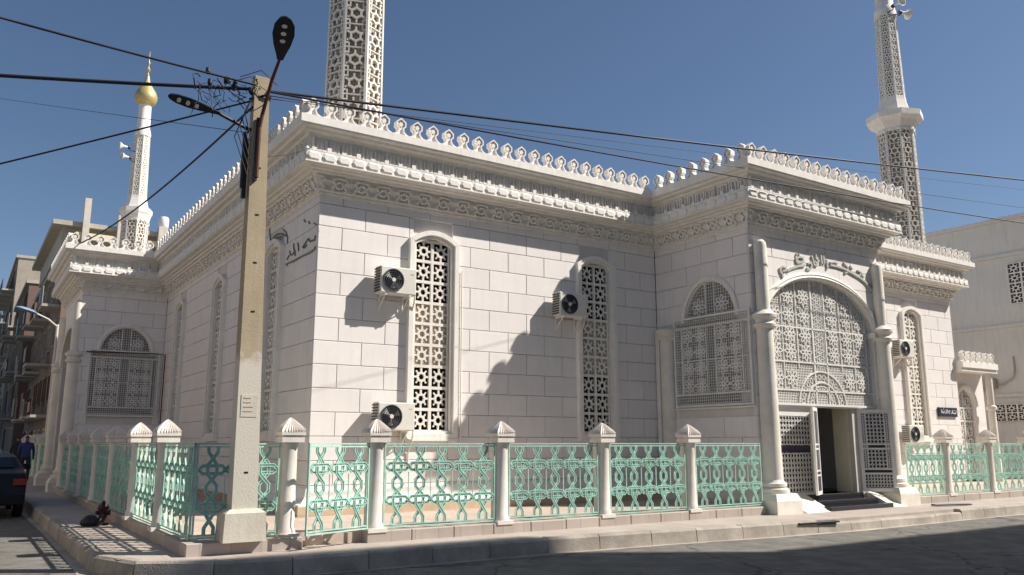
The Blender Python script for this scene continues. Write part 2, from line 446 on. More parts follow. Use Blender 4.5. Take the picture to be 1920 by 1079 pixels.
facade('portal_right_wall', (PX1, PY), RIGHT, Y0 - PY, single=False, i0=.0315)
facade('side_portal_wall', (LX, LY0), FRONT, X0 - LX, [(.45, 2.35, 2.5, 4.42)], (1.40, .76, 4.42, .86), single=False, offs=.3, cc='b')
LARCH = ((LY1 - LY0) / 2, 1.95, 4.25, 1.16)
facade('side_portal_front', (LX, LY1), LEFT, LY1 - LY0, [(LARCH[0] - LARCH[1], LARCH[0] + LARCH[1], 0, LARCH[2])], LARCH, single=False, depth=.45, i0=.0315, i1=.0315)
facade('side_portal_back_wall', (X0, LY1), math.pi, X0 - LX, single=False)
facade('rear_left_wall', (X0, Y1), LEFT, Y1 - LY1, single=False)
facade('right_wall', (X1, Y0), RIGHT, Y1 - Y0, single=False, i0=.0315)
BULK.build('facing_panels', 'panel', mosque, kind='stuff')
rf = MB(); rf.box(X0 - .2, X1 + .2, Y0 - .2, Y1 + .2, 7.25, 7.40); rf.box(PX0 - .2, PX1 + .2, PY - .2, Y0 - .201, 7.25, 7.40)
rf.box(LX - .2, X0 - .201, LY0 - .2, LY1 + .2, 7.25, 7.40); rf.box(X0, X1, Y1 - .3, Y1, 0, 7.24)
rf.build('roof', 'concrete', mosque)
fl = MB(); fl.box(X0 + .4, X1 - .4, Y0 + .4, Y1 - .4, .1, .5); fl.build('hall_floor', 'interior', mosque)
# skirting with a flared foot
def sweep(path, prof, closed=False):
    """path: list of 2D points, outward is on the right-hand... left side chosen by sign; prof: (offset, z)"""
    P = [Vector(p) for p in path]; n = len(P); rings = []
    for i in range(n):
        d1 = (P[i] - P[i - 1]).normalized() if i > 0 else None
        d2 = (P[i + 1] - P[i]).normalized() if i < n - 1 else None
        if d1 is None: d1 = d2
        if d2 is None: d2 = d1
        n1 = Vector((d1.y, -d1.x)); n2 = Vector((d2.y, -d2.x)); m = (n1 + n2).normalized(); k = 1 / m.dot(n1)
        rings.append([(P[i].x + m.x * k * o, P[i].y + m.y * k * o, z) for o, z in prof])
    return rings
def sweep_seg(rings, i):
    a, b = rings[i], rings[i + 1]; k = len(a); mb = MB()
    mb.add(a + b, [tuple(range(k)), tuple(range(2 * k - 1, k - 1, -1))] + [(q, (q + 1) % k, (q + 1) % k + k, q + k) for q in range(k)])
    return mb
# outward = right-hand side of travel (d.y,-d.x): travel left wall from far to near, then front left to right
OUTL = [(X0, Y1), (X0, LY1), (LX, LY1), (LX, LY0), (X0, LY0), (X0, Y0), (PX0, Y0), (PX0, PY), (PX1, PY), (PX1, Y0), (X1, Y0), (X1, Y1)]
OUTL_D = [(0, -1), ]
chk = Vector((0, -1)); # travelling -Y: (d.y,-d.x)=(-1,0) -> outward -X : correct
rings = sweep([(X0, LY0), (X0, Y0), (PX0, Y0)], [(-.02, .30), (.22, .30), (.22, .50), (.15, .52), (.07, .60), (.02, .78), (-.02, .78)])
for i in range(2):
    mb = sweep_seg(rings, i); mb.build('base_flare', 'plaster', mosque)
rings = sweep([(X0, LY0), (X0, Y0), (PX0, Y0)], [(.2, .29), (.235, .29), (.235, .47), (.2, .47)])
for i in range(2): sweep_seg(rings, i).build('base_skirting', 'tan_stone', mosque)
# cornice
PROF = [(-.25, 6.36), (.02, 6.36), (.02, 6.39), (.035, 6.395), (.035, 6.43), (.03, 6.435), (.19, 6.74), (.25, 6.75), (.27, 6.79), (.34, 6.80), (.36, 6.83),
        (.43, 6.835), (.485, 6.85), (.485, 6.875), (.465, 6.88), (.465, 7.09), (.43, 7.10), (.355, 7.11), (.355, 7.34), (.37, 7.37), (.42, 7.39), (.44, 7.43), (.54, 7.45), (.56, 7.49),
        (.64, 7.51), (.66, 7.545), (.66, 7.70), (.42, 7.70), (.42, 7.42), (-.25, 7.42)]
cr = sweep(OUTL, PROF)
SEGV = {1: 'far', 2: 's', 3: 's', 4: 'l', 5: 'f', 6: 'p', 7: 'p', 8: 'p', 9: 'w', 10: 'w'}
corn = {}
for i in range(len(OUTL) - 1):
    corn[i] = sweep_seg(cr, i).build('cornice', 'plaster', mosque)
def seg_frame(i, o):
    """start, direction, length of segment i at offset o"""
    rr = sweep(OUTL, [(o, 0)]); a = Vector(rr[i][0]); b = Vector(rr[i + 1][0]); d = b - a
    return a, d.normalized(), d.length
# carved block on the band
def hexpoly(w, h, c): return [(-w / 2, 0), (-w / 2 + c, -h / 2), (w / 2 - c, -h / 2), (w / 2, 0), (w / 2 - c, h / 2), (-w / 2 + c, h / 2)]
def make_block(w=.285, h=.165):
    mb = MB(); P = hexpoly(w, h, .045); Q = hexpoly(w * .8, h * .66, .04)
    vs = [(a, .01, b) for a, b in P] + [(a, -.012, b) for a, b in P] + [(a, -.03, b) for a, b in Q]
    fs = []
    for k in range(2):
        for i in range(6): fs.append((k * 6 + i, k * 6 + (i + 1) % 6, k * 6 + 6 + (i + 1) % 6, k * 6 + 6 + i))
    fs.append(tuple(range(12, 18)))
    return mb.add(vs, fs)
BLOCK = make_block().mesh('cornice_block', 'plaster')
def fin(h): return MB().prism([(-.022, 0), (.022, 0), (.022, h * .6), (0, h), (-.022, h * .6)], -.2, 0)
def slope_pt(u, t, lift=.0):
    # relief plane of the soffit: o from .05..185, z 6.45..6.72
    o = .045 + .14 * t; z = 6.46 + .26 * t
    return o, z
def soffit_relief(i):
    """interlaced lozenge chain on the sloping frieze, raised ribbons"""
    a, d, L = seg_frame(i, .12); mb = MB(); P = .46
    n = max(1, int(L / P)); P = L / n
    for k in range(n):
        c = P * (k + .5)
        for dx, w, h in ((0, .30, .20), (P / 2, .16, .12)):
            if dx and k == n - 1: continue
            mb.ribbon([(c + dx + x, y) for x, y in hexpoly(w, h, w * .28)], .032, -.05, .004, True)
        mb.ribbon([(c - P / 2, -.13), (c - P * .3, -.13), (c - P * .22, -.1), (c + P * .22, -.1), (c + P * .3, -.13), (c + P / 2, -.13)], .026, -.05, .004)
        mb.ribbon([(c - P / 2, .13), (c - P * .3, .13), (c - P * .22, .1), (c + P * .22, .1), (c + P * .3, .13), (c + P / 2, .13)], .026, -.05, .004)
    # local (x along, y depth, z up-slope) -> world : slope tilts outward going up
    sl = Vector((.16, .31)).normalized()      # (outward, up)
    outw = Vector((d.y, -d.x, 0))
    ez = Vector((outw.x * sl.x, outw.y * sl.x, sl.y)); ey = -Vector((outw.x * sl.y, outw.y * sl.y, -sl.x))
    base = a - outw * .01 + Vector((0, 0, 6.585))
    m = Matrix(((d.x, ey.x, ez.x, base.x), (d.y, ey.y, ez.y, base.y), (d.z, ey.z, ez.z, base.z), (0, 0, 0, 1)))
    return mb.xf(m)
def merlon_mesh():
    half = [(.184, 0), (.184, .012), (.125, .028), (.082, .06), (.052, .115), (.052, .165), (.098, .205), (.098, .29), (.0, .365)]
    poly = half + [(-x, z) for x, z in half[-2::-1]]
    mb = MB(); mb.prism([(x * .97, z * .98 + .003) for x, z in poly], .035, .105)
    mb.ribbon(poly[:], .026, 0, .13, True)
    mb.prism([(.045 * math.cos(k * math.pi / 3), .245 + .05 * math.sin(k * math.pi / 3)) for k in range(6)], .015, .115)
    return mb
MERLON = merlon_mesh().mesh('merlon', 'plaster')
rr_fins = MB(); rel = MB(); bulk_blocks = MB(); caps = MB()
for i in range(len(OUTL) - 1):
    kind = SEGV.get(i)
    a, d, L = seg_frame(i, .465); ang = math.atan2(d.y, d.x)
    if kind:
        n = int(L / .30); st = L / n
        for k in range(n):
            p = a + d * (st * (k + .5)) + Vector((0, 0, 6.968))
            if i in (5, 6, 7, 9, 3): put('cornice_block', BLOCK, corn[i], p, ang)
            else: bulk_blocks.join(make_block(), Matrix.Translation(p) @ Matrix.Rotation(ang, 4, 'Z'))
        # stepped little blocks on the ledge above the band
        rs = random.Random(i)
        n = int(L / .10); st = L / n
        for k in range(n):
            p = a + d * (st * (k + .5)); h = .03 + .035 * (k % 3 == 1) + .03 * (k % 6 == 4)
            caps.join(MB().box(-st * .43, st * .43, -.004, .05, 7.08, 7.08 + h + rs.uniform(-.008, .008)), Matrix.Translation(p) @ Matrix.Rotation(ang, 4, 'Z'))
        a2, d2, L2 = seg_frame(i, .36); n = int(L2 / .085); st = L2 / n
        for k in range(n):
            h = .27 if k % 4 else .31
            p = a2 + d2 * (st * (k + .5)) + Vector((0, 0, 7.07))
            depth = .045 if k % 3 else .075
            w = .012
            rr_fins.join(MB().prism([(-w, 0), (w, 0), (w, h * .8), (0, h), (-w, h * .8)], -depth, .02), Matrix.Translation(p) @ Matrix.Rotation(ang, 4, 'Z'))
        rel.join(soffit_relief(i))
    a, d, L = seg_frame(i, .66)
    if kind or i == 0:
        a3, d3, L3 = seg_frame(i, .60)
        n = round(L3 / .367); st = L3 / n
        for k in range(n):
            if i == 10 and k > 16: break
            p = a3 + d3 * (st * (k + .5)) + Vector((0, 0, 7.699))
            put('merlon', MERLON, corn[i], p, ang)
rr_fins.build('bracket_fins', 'plaster', mosque, kind='stuff')
rel.build('frieze_relief', 'plaster', mosque, kind='stuff')
bulk_blocks.build('carved_blocks', 'plaster', mosque, kind='stuff')
caps.build('ledge_blocks', 'plaster', mosque, kind='stuff')
# ------------------------------------------------------------------ tall claustra windows
def claustra(w, h, D=.055):
    """one pierced block: border, octagon ring in the middle, arms"""
    mb = MB(); b = .03
    mb.ribbon([(-w / 2 + b / 2, -h / 2 + b / 2), (w / 2 - b / 2, -h / 2 + b / 2), (w / 2 - b / 2, h / 2 - b / 2), (-w / 2 + b / 2, h / 2 - b / 2)], b, 0, D, True)
    r = .087
    star = []
    for k in range(16):
        a = math.pi * k / 8; q = r * (1.12 if k % 2 == 0 else .86); star.append((q * math.cos(a), q * math.sin(a)))
    mb.ribbon(star, .042, .004, D - .01, True)
    for k in range(4):
        a = math.pi * k / 2; e = (w if k % 2 == 0 else h) / 2 - b
        mb.bar((r * 1.12 * math.cos(a), r * 1.12 * math.sin(a)), (e * math.cos(a), e * math.sin(a)), .038, .008, D - .012)
    for sx in (-1, 1):
        for sz in (-1, 1):
            mb.bar((sx * r * .72, sz * r * .72), (sx * .115, sz * .125), .03, .012, D - .02)
    return mb
CW, CH = .405, .437
CLA = claustra(CW, CH).mesh('screen_block', 'lattice')
def top_arc(w, z0, rise, n=10):
    # segmental arch between chamfers
    return [(-w / 2 + w * i / n, z0 + rise * (1 - (2 * i / n - 1) ** 2)) for i in range(n + 1)]
def surround_outline(w, z0, z1, rise):
    pts = [(-w / 2, z0), (-w / 2, z1 - rise - .02)] + top_arc(w, z1 - rise, rise) + [(w / 2, z1 - rise - .02), (w / 2, z0)]
    return pts
def make_window():
    r = node('window', mosque)
    z0, z1 = 0, WZ1 - WZ0
    w = 1.16
    fr = MB()
    fr.ribbon(surround_outline(w - .10, z0 + .05, z1 - .05, .2), .10, -.11, .06, True)
    fr.ribbon(surround_outline(w - .24, z0 + .12, z1 - .13, .17), .07, -.06, .06, True)
    fr.box(-w / 2 - .01, w / 2 + .01, -.12, .05, -.04, .0)
    fr.build('frame', 'plaster', r)
    for rrow in range(9):
        for c in (-1, 1):
            put('screen_block', CLA, r, (c * CW / 2, .02, .15 + CH * (rrow + .5)))
    tp = MB()
    zt = .15 + CH * 9
    tp.ribbon([(-.40, zt + .014), (.40, zt + .014)], .028, .02, .1)
    for x in (-.27, -.13, 0, .13, .27): tp.bar((x, zt), (x, z1 - .16), .03, .025, .1)
    tp.build('screen_head', 'lattice', r)
    bk = MB(); bk.box(-.47, .47, .085, .10, .15 + CH * 3, .15 + CH * 6); bk.build('backing_board', 'infill', r)
    gl = MB(); gl.box(-.47, .47, .22, .23, .05, z1 - .1); gl.build('pane', 'glass', r)
    return r
win = make_window()
spots = [((a + b) / 2, Y0, FRONT) for a, b in TW + TW2] + [(X0, (a + b) / 2, LEFT) for a, b in LWIN]
for k, (x, y, ro) in enumerate(spots):
    o = win if k == 0 else copy_tree(win, mosque)
    o.location = (x, y, WZ0); o.rotation_euler = (0, 0, ro)
# ------------------------------------------------------------------ metal lattice with rosettes
def rosette_mesh(r, mname='rosette'):
    mb = MB()
    for k in range(8):
        a = math.pi * k / 4; c, s = math.cos(a), math.sin(a)
        pet = [(.18, 0), (.45, .17), (.72, .17), (.95, 0), (.72, -.17), (.45, -.17)]
        mb.ribbon([((x * c - y * s) * r, (x * s + y * c) * r) for x, y in pet], .022, 0, .022, True)
    return mb.mesh(mname, 'white_metal')
ROS = rosette_mesh(.215); ROS_S = rosette_mesh(.19)
def fine_grid(mb, x0, x1, z0, z1, s, w=.010, y0=.012, y1=.024, clip=None):
    nx = max(1, round((x1 - x0) / s)); nz = max(1, round((z1 - z0) / s))
    for i in range(nx + 1):
        x = x0 + (x1 - x0) * i / nx; zt = z1
        if clip: zt = min(z1, clip(x))
        if zt > z0 + .02: mb.box(x - w / 2, x + w / 2, y0, y1, z0, zt)
    for i in range(nz + 1):
        z = z0 + (z1 - z0) * i / nz
        if clip:
            xs = [x0 + (x1 - x0) * q / 60 for q in range(61)]; xs = [x for x in xs if clip(x) > z]
            if len(xs) > 1: mb.box(xs[0], xs[-1], y0 + .004, y1 + .004, z - w / 2, z + w / 2)
        else: mb.box(x0, x1, y0 + .004, y1 + .004, z - w / 2, z + w / 2)
# --- front portal screen
scr = node('portal_screen', mosque, (16.72, PY + .10, 0))
hw = ARCH[1] - .02
def ptop(x): t = x / hw; return ARCH[2] + (ARCH[3] - .01) * math.sqrt(max(0, 1 - t * t))
ZB = 2.46
fr = MB()
fr.ribbon([(-hw, ZB), (-hw, ARCH[2])] + [(-hw * math.cos(math.pi * k / 24), ARCH[2] + (ARCH[3] - .01) * math.sin(math.pi * k / 24)) for k in range(1, 24)] + [(hw, ARCH[2]), (hw, ZB)], .05, -.02, .05, True)
for z in (2.78, 3.42, 4.22): fr.bar((-hw, z), (hw, z), .035, -.012, .035)
for x in (-.24, .24): fr.bar((x, ZB), (x, ptop(x)), .03, -.012, .035)
for x in (-hw + .2, hw - .2): fr.bar((x, 2.78), (x, ARCH[2] + .3), .03, -.012, .035)
def semi(r, zc, n=20): return [(r * math.cos(math.pi * k / n), zc + r * .9 * math.sin(math.pi * k / n)) for k in range(n + 1)]
fr.ribbon(semi(.86, ZB), .03, -.016, .04); fr.ribbon(semi(.58, ZB), .03, -.016, .04)
fr.build('screen_frame', 'white_metal', scr)
fg = MB(); fine_grid(fg, -hw + .02, hw - .02, ZB + .02, 5.4, .058, .017, clip=ptop)
for x in [-.20 + .08 * k for k in range(6)]: fg.bar((x, 3.3), (x + .0, ptop(x)), .014, 0, .02)
for k in range(1, 14):
    z = 3.25 + k * .155
    if z < ptop(0): fg.ribbon([(-.16, z), (0, z + .06), (.16, z), (0, z - .06)], .016, 0, .022, True)
for k in range(14):
    a = math.pi * (k + .5) / 14
    fg.ribbon([(.72 * math.cos(a) + .055 * math.cos(t * math.pi / 3), ZB + .65 * math.sin(a) + .055 * math.sin(t * math.pi / 3)) for t in range(6)], .014, -.004, .02, True)
    fg.ribbon([(.4 * math.cos(a) + .06 * math.cos(t * math.pi / 3), ZB + .02 + .36 * math.sin(a) + .06 * math.sin(t * math.pi / 3)) for t in range(6)], .02, -.004, .02, True)
fg.build('fine_grille', 'white_metal', scr, kind='stuff')
cols = [-1.56, -1.07, -.52, .52, 1.07, 1.56]
for c in cols:
    for z in (3.05, 3.66, 4.05, 4.52, 4.95):
        if z + .16 > ptop(c): continue
        if (c / .86) ** 2 + ((z - ZB) / .78) ** 2 < 1.3: continue
        put('rosette', ROS, scr, (c, -.014, z))
    fr2 = MB()
for x in (-1.81, -1.315, -.80, .80, 1.315, 1.81):
    zt = ptop(x)
    if zt > 2.8: MB().bar((x, 2.79 if abs(x) > .9 else 3.3), (x, zt), .022, -.01, .03).build('mullion', 'white_metal', scr)
bk = MB(); bk.prism([(-hw, ZB), (-hw, ARCH[2])] + [(-hw * math.cos(math.pi * k / 24), ARCH[2] + (ARCH[3] - .01) * math.sin(math.pi * k / 24)) for k in range(1, 24)] + [(hw, ARCH[2]), (hw, ZB)], .07, .085)
bk.build('screen_glass', 'screen_glass', scr)
# arch moulding
def arch_sweep(uc, rx, zs, rz, prof, n=36):
    """prof: (radial offset, y)"""
    vs = []; k = len(prof)
    for i in range(n + 1):
        a = math.pi * i / n; c, s = math.cos(a), math.sin(a)
        nx, nz = c / rx, s / rz; q = math.hypot(nx, nz); nx /= q; nz /= q
        for o, y in prof: vs.append((uc + rx * c + nx * o, y, zs + rz * s + nz * o))
    fs = []
    for i in range(n):
        for j in range(k): fs.append((i * k + j, i * k + (j + 1) % k, (i + 1) * k + (j + 1) % k, (i + 1) * k + j))
    fs += [tuple(range(k)), tuple(n * k + j for j in range(k - 1, -1, -1))]
    return MB().add(vs, fs)
AP = [(-.012, .40), (-.012, -.05), (.03, -.085), (.07, -.05), (.10, -.07), (.14, -.04), (.16, .02), (.0, .03)]
arch_sweep(ARCH[0], ARCH[1], ARCH[2], ARCH[3], AP).build('arch_moulding', 'plaster', mosque, (PX0, PY, 0), FRONT, smooth=R(35))
arch_sweep(LARCH[0], LARCH[1], LARCH[2], LARCH[3], AP).build('arch_moulding', 'plaster', mosque, (LX, LY1, 0), LEFT, smooth=R(35))
AP2 = [(-.012, .25), (-.012, -.03), (.05, -.06), (.11, -.03), (.12, .03), (0, .03)]
arch_sweep(1.75, .79, 4.42, .92, AP2).build('arch_moulding', 'plaster', mosque, (PX0, Y0, 0), LEFT, smooth=R(35))
arch_sweep(1.40, .76, 4.42, .86, AP2).build('arch_moulding', 'plaster', mosque, (LX, LY0, 0), FRONT, smooth=R(35))
# --- side windows (arched lattice above a wide lattice panel)
def side_window(uc, rx, rz, ulo, uhi, org, rot):
    r = node('arched_window', mosque, (org[0], org[1], 0), rot)
    zs, zb, zt = 4.42, 2.44, 4.50
    f = MB()
    f.ribbon([(ulo, zb), (uhi, zb), (uhi, zt), (ulo, zt)], .045, -.07, .0, True)
    f.bar((ulo, zb + .27), (uhi, zb + .27), .03, -.06, -.01); f.bar((ulo, zt - .22), (uhi, zt - .22), .03, -.06, -.01)
    mid = (ulo + uhi) / 2; hwid = (uhi - ulo) / 2
    for x in (mid - hwid * .8, mid - .14, mid + .14, mid + hwid * .8): f.bar((x, zb + .27), (x, zt - .22), .026, -.06, -.01)
    f.bar((ulo, zb + 1.05), (uhi, zb + 1.05), .022, -.055, -.015)
    def tp(x):
        t = (x - uc) / rx; return zs + rz * math.sqrt(max(0, 1 - t * t))
    f.ribbon([(uc + rx * .98 * math.cos(math.pi * k / 20), zs + rz * .98 * math.sin(math.pi * k / 20)) for k in range(21)], .03, .03, .07)
    for x in (uc - .13, uc + .13): f.bar((x, zs), (x, tp(x)), .024, .03, .07)
    f.build('window_frame', 'white_metal', r)
    gr = MB(); fine_grid(gr, ulo, uhi, zb, zt, .062, .011, -.045, -.035)
    fine_grid(gr, uc - rx + .02, uc + rx - .02, zs, zs + rz, .075, .010, .05, .06, clip=tp)
    gr.build('fine_grille', 'white_metal', r, kind='stuff')
    q = hwid * .8 - .14
    for sx in (-1, 1):
        for cx in (.25, .75):
            for zz in (zb + .47, zb + .86, zb + 1.25, zb + 1.64):
                put('rosette', ROS_S, r, (mid + sx * (.14 + q * cx), -.06, zz))
        put('rosette', ROS, r, (uc + sx * rx * .45, .028, zs + rz * .36))
    b = MB(); b.box(ulo + .1, uhi - .1, .20, .22, zb + .1, zs + rz); b.build('pane', 'screen_back', r)
    return r
side_window(1.75, .79, .92, .66, 2.95, (PX0, Y0), LEFT)
side_window(1.40, .76, .86, .37, 2.42, (LX, LY0), FRONT)
# awning rail in front of the left side-portal window
aw = MB(); aw.tube([(3.15, 28.9, 4.42), (5.15, 28.4, 4.42), (5.38, 28.35, 4.40), (5.38, 28.35, 2.2)], .022, 6)
aw.build('awning_rail', 'rust', mosque)
# ------------------------------------------------------------------ engaged columns
def column(x, y, upper=True, rl=.205):
    c = node('column', mosque, (x, y, 0))
    MB().lathe([(rl * 1.04, .82), (rl, 1.2), (rl * .95, 2.6), (rl * .88, 4.12)], 24, cap=True).build('shaft', 'column', c, smooth=R(30))
    MB().lathe([(rl * 1.55, .56), (rl * 1.6, .60), (rl * 1.55, .65), (rl * 1.2, .68), (rl * 1.36, .71), (rl * 1.36, .76), (rl * 1.12, .80), (rl * 1.0, .86)], 24).build('base_ring', 'column', c, smooth=R(30))
    mb = MB(); b, t = .40, .33
    mb.add([(-b, -b, WALK), (b, -b, WALK), (b, b, WALK), (-b, b, WALK), (-b, -b, .42), (b, -b, .42), (b, b, .42), (-b, b, .42), (-t, -t, .56), (t, -t, .56), (t, t, .56), (-t, t, .56)],
           [(0, 1, 5, 4), (1, 2, 6, 5), (2, 3, 7, 6), (3, 0, 4, 7), (4, 5, 9, 8), (5, 6, 10, 9), (6, 7, 11, 10), (7, 4, 8, 11), (8, 9, 10, 11), (3, 2, 1, 0)])
    mb.build('pedestal', 'column', c)
    MB().lathe([(rl * .9, 4.05), (rl * 1.2, 4.10), (rl * 1.25, 4.15), (rl * 1.0, 4.19), (rl * 1.0, 4.24), (rl * 1.3, 4.30), (rl * 1.34, 4.36), (rl * 1.0, 4.42), (rl * .75, 4.46)], 24).build('capital', 'column', c, smooth=R(30))
    if upper:
        MB().lathe([(rl * .70, 4.44), (rl * .70, 5.9), (rl * .62, 6.0), (rl * .35, 6.06)], 20).build('upper_shaft', 'column', c, smooth=R(30))
    return c
column(14.52, 11.87); column(18.97, 11.92)
column(LX - .05, LY0 + .12, True); column(LX - .05, LY1 - .12, True)
def pilaster(x, y):
    c = node('pilaster', mosque, (x, y, 0))
    MB().lathe([(.19, .3), (.19, 4.08)], 18).build('shaft', 'column', c, smooth=R(30))
    MB().lathe([(.20, 4.05), (.26, 4.1), (.24, 4.16), (.30, 4.24), (.30, 4.30)], 18).build('capital', 'column', c, smooth=R(30))
    return c
pilaster(PX0 - .02, 14.62)
st = MB(); st.box(PX0 - .10, PX0 + .02, 14.84, 14.97, .3, 4.27); st.build('pilaster_strip', 'plaster', mosque)
st = MB(); st.box(PX0 - .05, PX0, PY + .01, 12.03, 4.26, 4.36); st.build('string_course', 'plaster', mosque)
st = MB(); st.box(PX0 - .04, PX0 + .01, 12.02, Y0 - .05, 2.36, 2.40); st.build('string_course', 'plaster', mosque)
# imposts of the portal front
for xa, xb in ((14.6, 14.78), (18.66, 18.85)): MB().box(xa, xb, 11.90, 12.4, 4.15, 4.28).build('impost', 'plaster', mosque)
# ------------------------------------------------------------------ entrance
DX0, DX1, DZ0, DZ1 = 16.33, 17.98, .46, 2.40
DY = PY + .14
lint = MB(); lint.box(14.7, 18.75, DY - .03, DY + .06, 2.40, 2.47); lint.build('door_lintel', 'white_metal', mosque)
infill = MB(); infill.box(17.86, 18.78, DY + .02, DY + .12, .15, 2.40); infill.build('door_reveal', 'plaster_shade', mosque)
# vestibule
vb = MB(); vb.box(14.75, 18.8, DY + .12, 18.0, .30, .46); vb.build('vestibule_floor', 'black_stone', mosque)
vb = MB(); vb.box(17.80, 18.0, DY + .13, 12.66, .46, 2.89); vb.build('vestibule_side_wall', 'cream', mosque)
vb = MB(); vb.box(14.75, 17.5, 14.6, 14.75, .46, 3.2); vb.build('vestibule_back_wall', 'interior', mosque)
for (a, b) in ((15.2, 15.9), (16.0, 16.7), (16.8, 17.45)):
    q = MB(); q.ribbon([(a, .5), (b, .5), (b, 1.55), (a, 1.55)], .05, 14.55, 14.62, True); q.ribbon([(a, 1.6), (b, 1.6), (b, 2.4), (a, 2.4)], .05, 14.55, 14.62, True)
    q.build('inner_door_panel', 'dark', mosque)
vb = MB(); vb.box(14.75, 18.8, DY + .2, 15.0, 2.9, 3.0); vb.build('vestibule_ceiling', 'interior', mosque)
for k, (ya, z) in enumerate(((11.45, .245), (11.80, .35), (12.12, .46))):
    q = MB(); q.cbox(15.95 - .06 * (2 - k), 18.05 + .05 * (2 - k), ya, DY + .6 - .002 * k, WALK - .01, z, .012); q.build('entrance_step', 'black_stone', mosque)
for (xa, xb) in ((15.05, 15.90), (18.17, 18.72)):
    q = MB(); q.add([(xa, 11.45, WALK), (xb, 11.45, WALK), (xb, DY, WALK), (xa, DY, WALK), (xa, 11.50, .18), (xb, 11.50, .18), (xb, DY, .48), (xa, DY, .48)],
                    [(0, 3, 2, 1), (0, 1, 5, 4), (4, 5, 6, 7), (1, 2, 6, 5), (3, 0, 4, 7), (2, 3, 7, 6)])
    q.build('ramp_cheek', 'wedge', mosque)
def curl_lattice(mb, x0, x1, z0, z1, s, y0, y1, seed, w=.016):
    r = random.Random(seed); nx = max(1, round((x1 - x0) / s)); nz = max(1, round((z1 - z0) / s))
    for i in range(nx):
        for k in range(nz):
            cx = x0 + (x1 - x0) * (i + .5) / nx; cz = z0 + (z1 - z0) * (k + .5) / nz
            q = s * .56; a0 = r.random() * 6.28
            mb.ribbon([(cx + q * math.cos(a0 + t * 1.25), cz + q * math.sin(a0 + t * 1.25)) for t in range(5)], w, y0, y1, True)
def door_leaf(name, W, hinge, ang, sgn):
    leaf = node(name, mosque, (hinge[0], hinge[1], 0), ang)
    H0, H1 = DZ0 + .01, DZ1 - .01
    f = MB(); f.ribbon([(.04, H0 + .04), (W - .04, H0 + .04), (W - .04, H1 - .04), (.04, H1 - .04)], .08, 0, .05, True)
    for z in (H0 + .42, H0 + .52, H0 + 1.0, H0 + 1.1): f.bar((.08, z), (W - .08, z), .035, .004, .046)
    f.bar((.19, H0 + .5), (.19, H1 - .08), .02, .004, .046); f.bar((W - .19, H0 + .5), (W - .19, H1 - .08), .02, .004, .046)
    f.build('leaf_frame', 'white_metal', leaf)
    m = MB(); curl_lattice(m, .19, W - .19, H0 + .54, H0 + .98, .09, .012, .036, 3, .013); curl_lattice(m, .19, W - .19, H0 + 1.12, H1 - .09, .09, .012, .036, 4, .013)
    curl_lattice(m, .08, W - .08, H0 + .1, H0 + .40, .075, .012, .036, 5, .012)
    curl_lattice(m, .08, .18, H0 + .54, H1 - .09, .05, .012, .036, 6, .01); curl_lattice(m, W - .18, W - .08, H0 + .54, H1 - .09, .05, .012, .036, 7, .01)
    m.build('leaf_lattice', 'white_metal', leaf, kind='stuff')
    b = MB(); b.box(.08, W - .08, .038, .044, H0 + .08, H1 - .08); b.build('leaf_backing', 'ac_dark', leaf)
    return leaf
door_leaf('door_leaf', .82, (18.02, DY - .02), R(-34), 1)
door_leaf('door_leaf', .62, (16.40, DY - .03), R(-152), 1)
# fixed violet panel left of the door, with curled lattice
fx = node('fixed_panel', mosque, (14.98, DY + .02, 0))
b = MB(); b.box(0, 1.33, .05, .07, .46, 2.40); b.build('panel_backing', 'violet', fx)
m = MB(); curl_lattice(m, .05, 1.28, .52, 1.38, .105, .01, .03, 11, .015); curl_lattice(m, .05, 1.28, 1.56, 2.2, .105, .01, .03, 12, .015); m.build('panel_lattice', 'white_metal', fx, kind='stuff')
f = MB(); f.ribbon([(0, .48), (1.33, .48), (1.33, 2.38), (0, 2.38)], .06, -.01, .05, True); f.box(.03, 1.3, 0, .045, 2.2, 2.36); f.build('panel_frame', 'white_metal', fx)
# ------------------------------------------------------------------ lettering (strokes)
def strokes(mb, S, fx, fz, w, y0, y1):
    for st in S:
        pts = [(fx(p[0], p[1]), fz(p[0], p[1])) for p in st[1]]
        mb.ribbon(pts, w * st[0], y0, y1, False)
# portal inscription, traced by strokes in picture pixels of its own strip, mapped on the wall plane
def px2wall(x, y, Y): p = onY(x, y, Y); return (p.x, p.z)
def z7(x, y): return (1440 + x * .125, 440 + y * .125)
INS = [
    (1.2, [(225, 655), (215, 600), (190, 555), (180, 510), (215, 480), (260, 500), (265, 540), (220, 545)]),
    (1.5, [(290, 540), (360, 505), (450, 475), (550, 462)]),
    (1.2, [(425, 420), (425, 360), (470, 335), (520, 350), (530, 400), (480, 420), (430, 425)]),
    (.9, [(430, 285), (425, 320)]), (.9, [(470, 285), (462, 318)]),
    (1.3, [(600, 440), (640, 420), (655, 470), (630, 530), (580, 515)]),
    (1.1, [(655, 320), (675, 390), (690, 450), (740, 470)]), (1.1, [(715, 300), (722, 360), (760, 400), (720, 430), (700, 400)]),
    (1.2, [(790, 285), (798, 360), (808, 440)]), (1.0, [(825, 300), (838, 380), (845, 440)]), (1.1, [(880, 380), (890, 520)]),
    (.8, [(600, 210), (612, 255)]),
    (1.3, [(935, 460), (1040, 480), (1150, 520), (1260, 580), (1370, 645), (1460, 715), (1500, 770), (1555, 815), (1570, 760), (1530, 735)]),
    (1.0, [(930, 420), (1000, 415), (1045, 440)]), (1.0, [(1130, 420), (1185, 480), (1200, 510)]), (.9, [(1230, 470), (1270, 520)]),
    (.9, [(1340, 540), (1400, 570)]), (.9, [(1400, 600), (1440, 640)]), (1.0, [(1150, 575), (1185, 572)]),
]
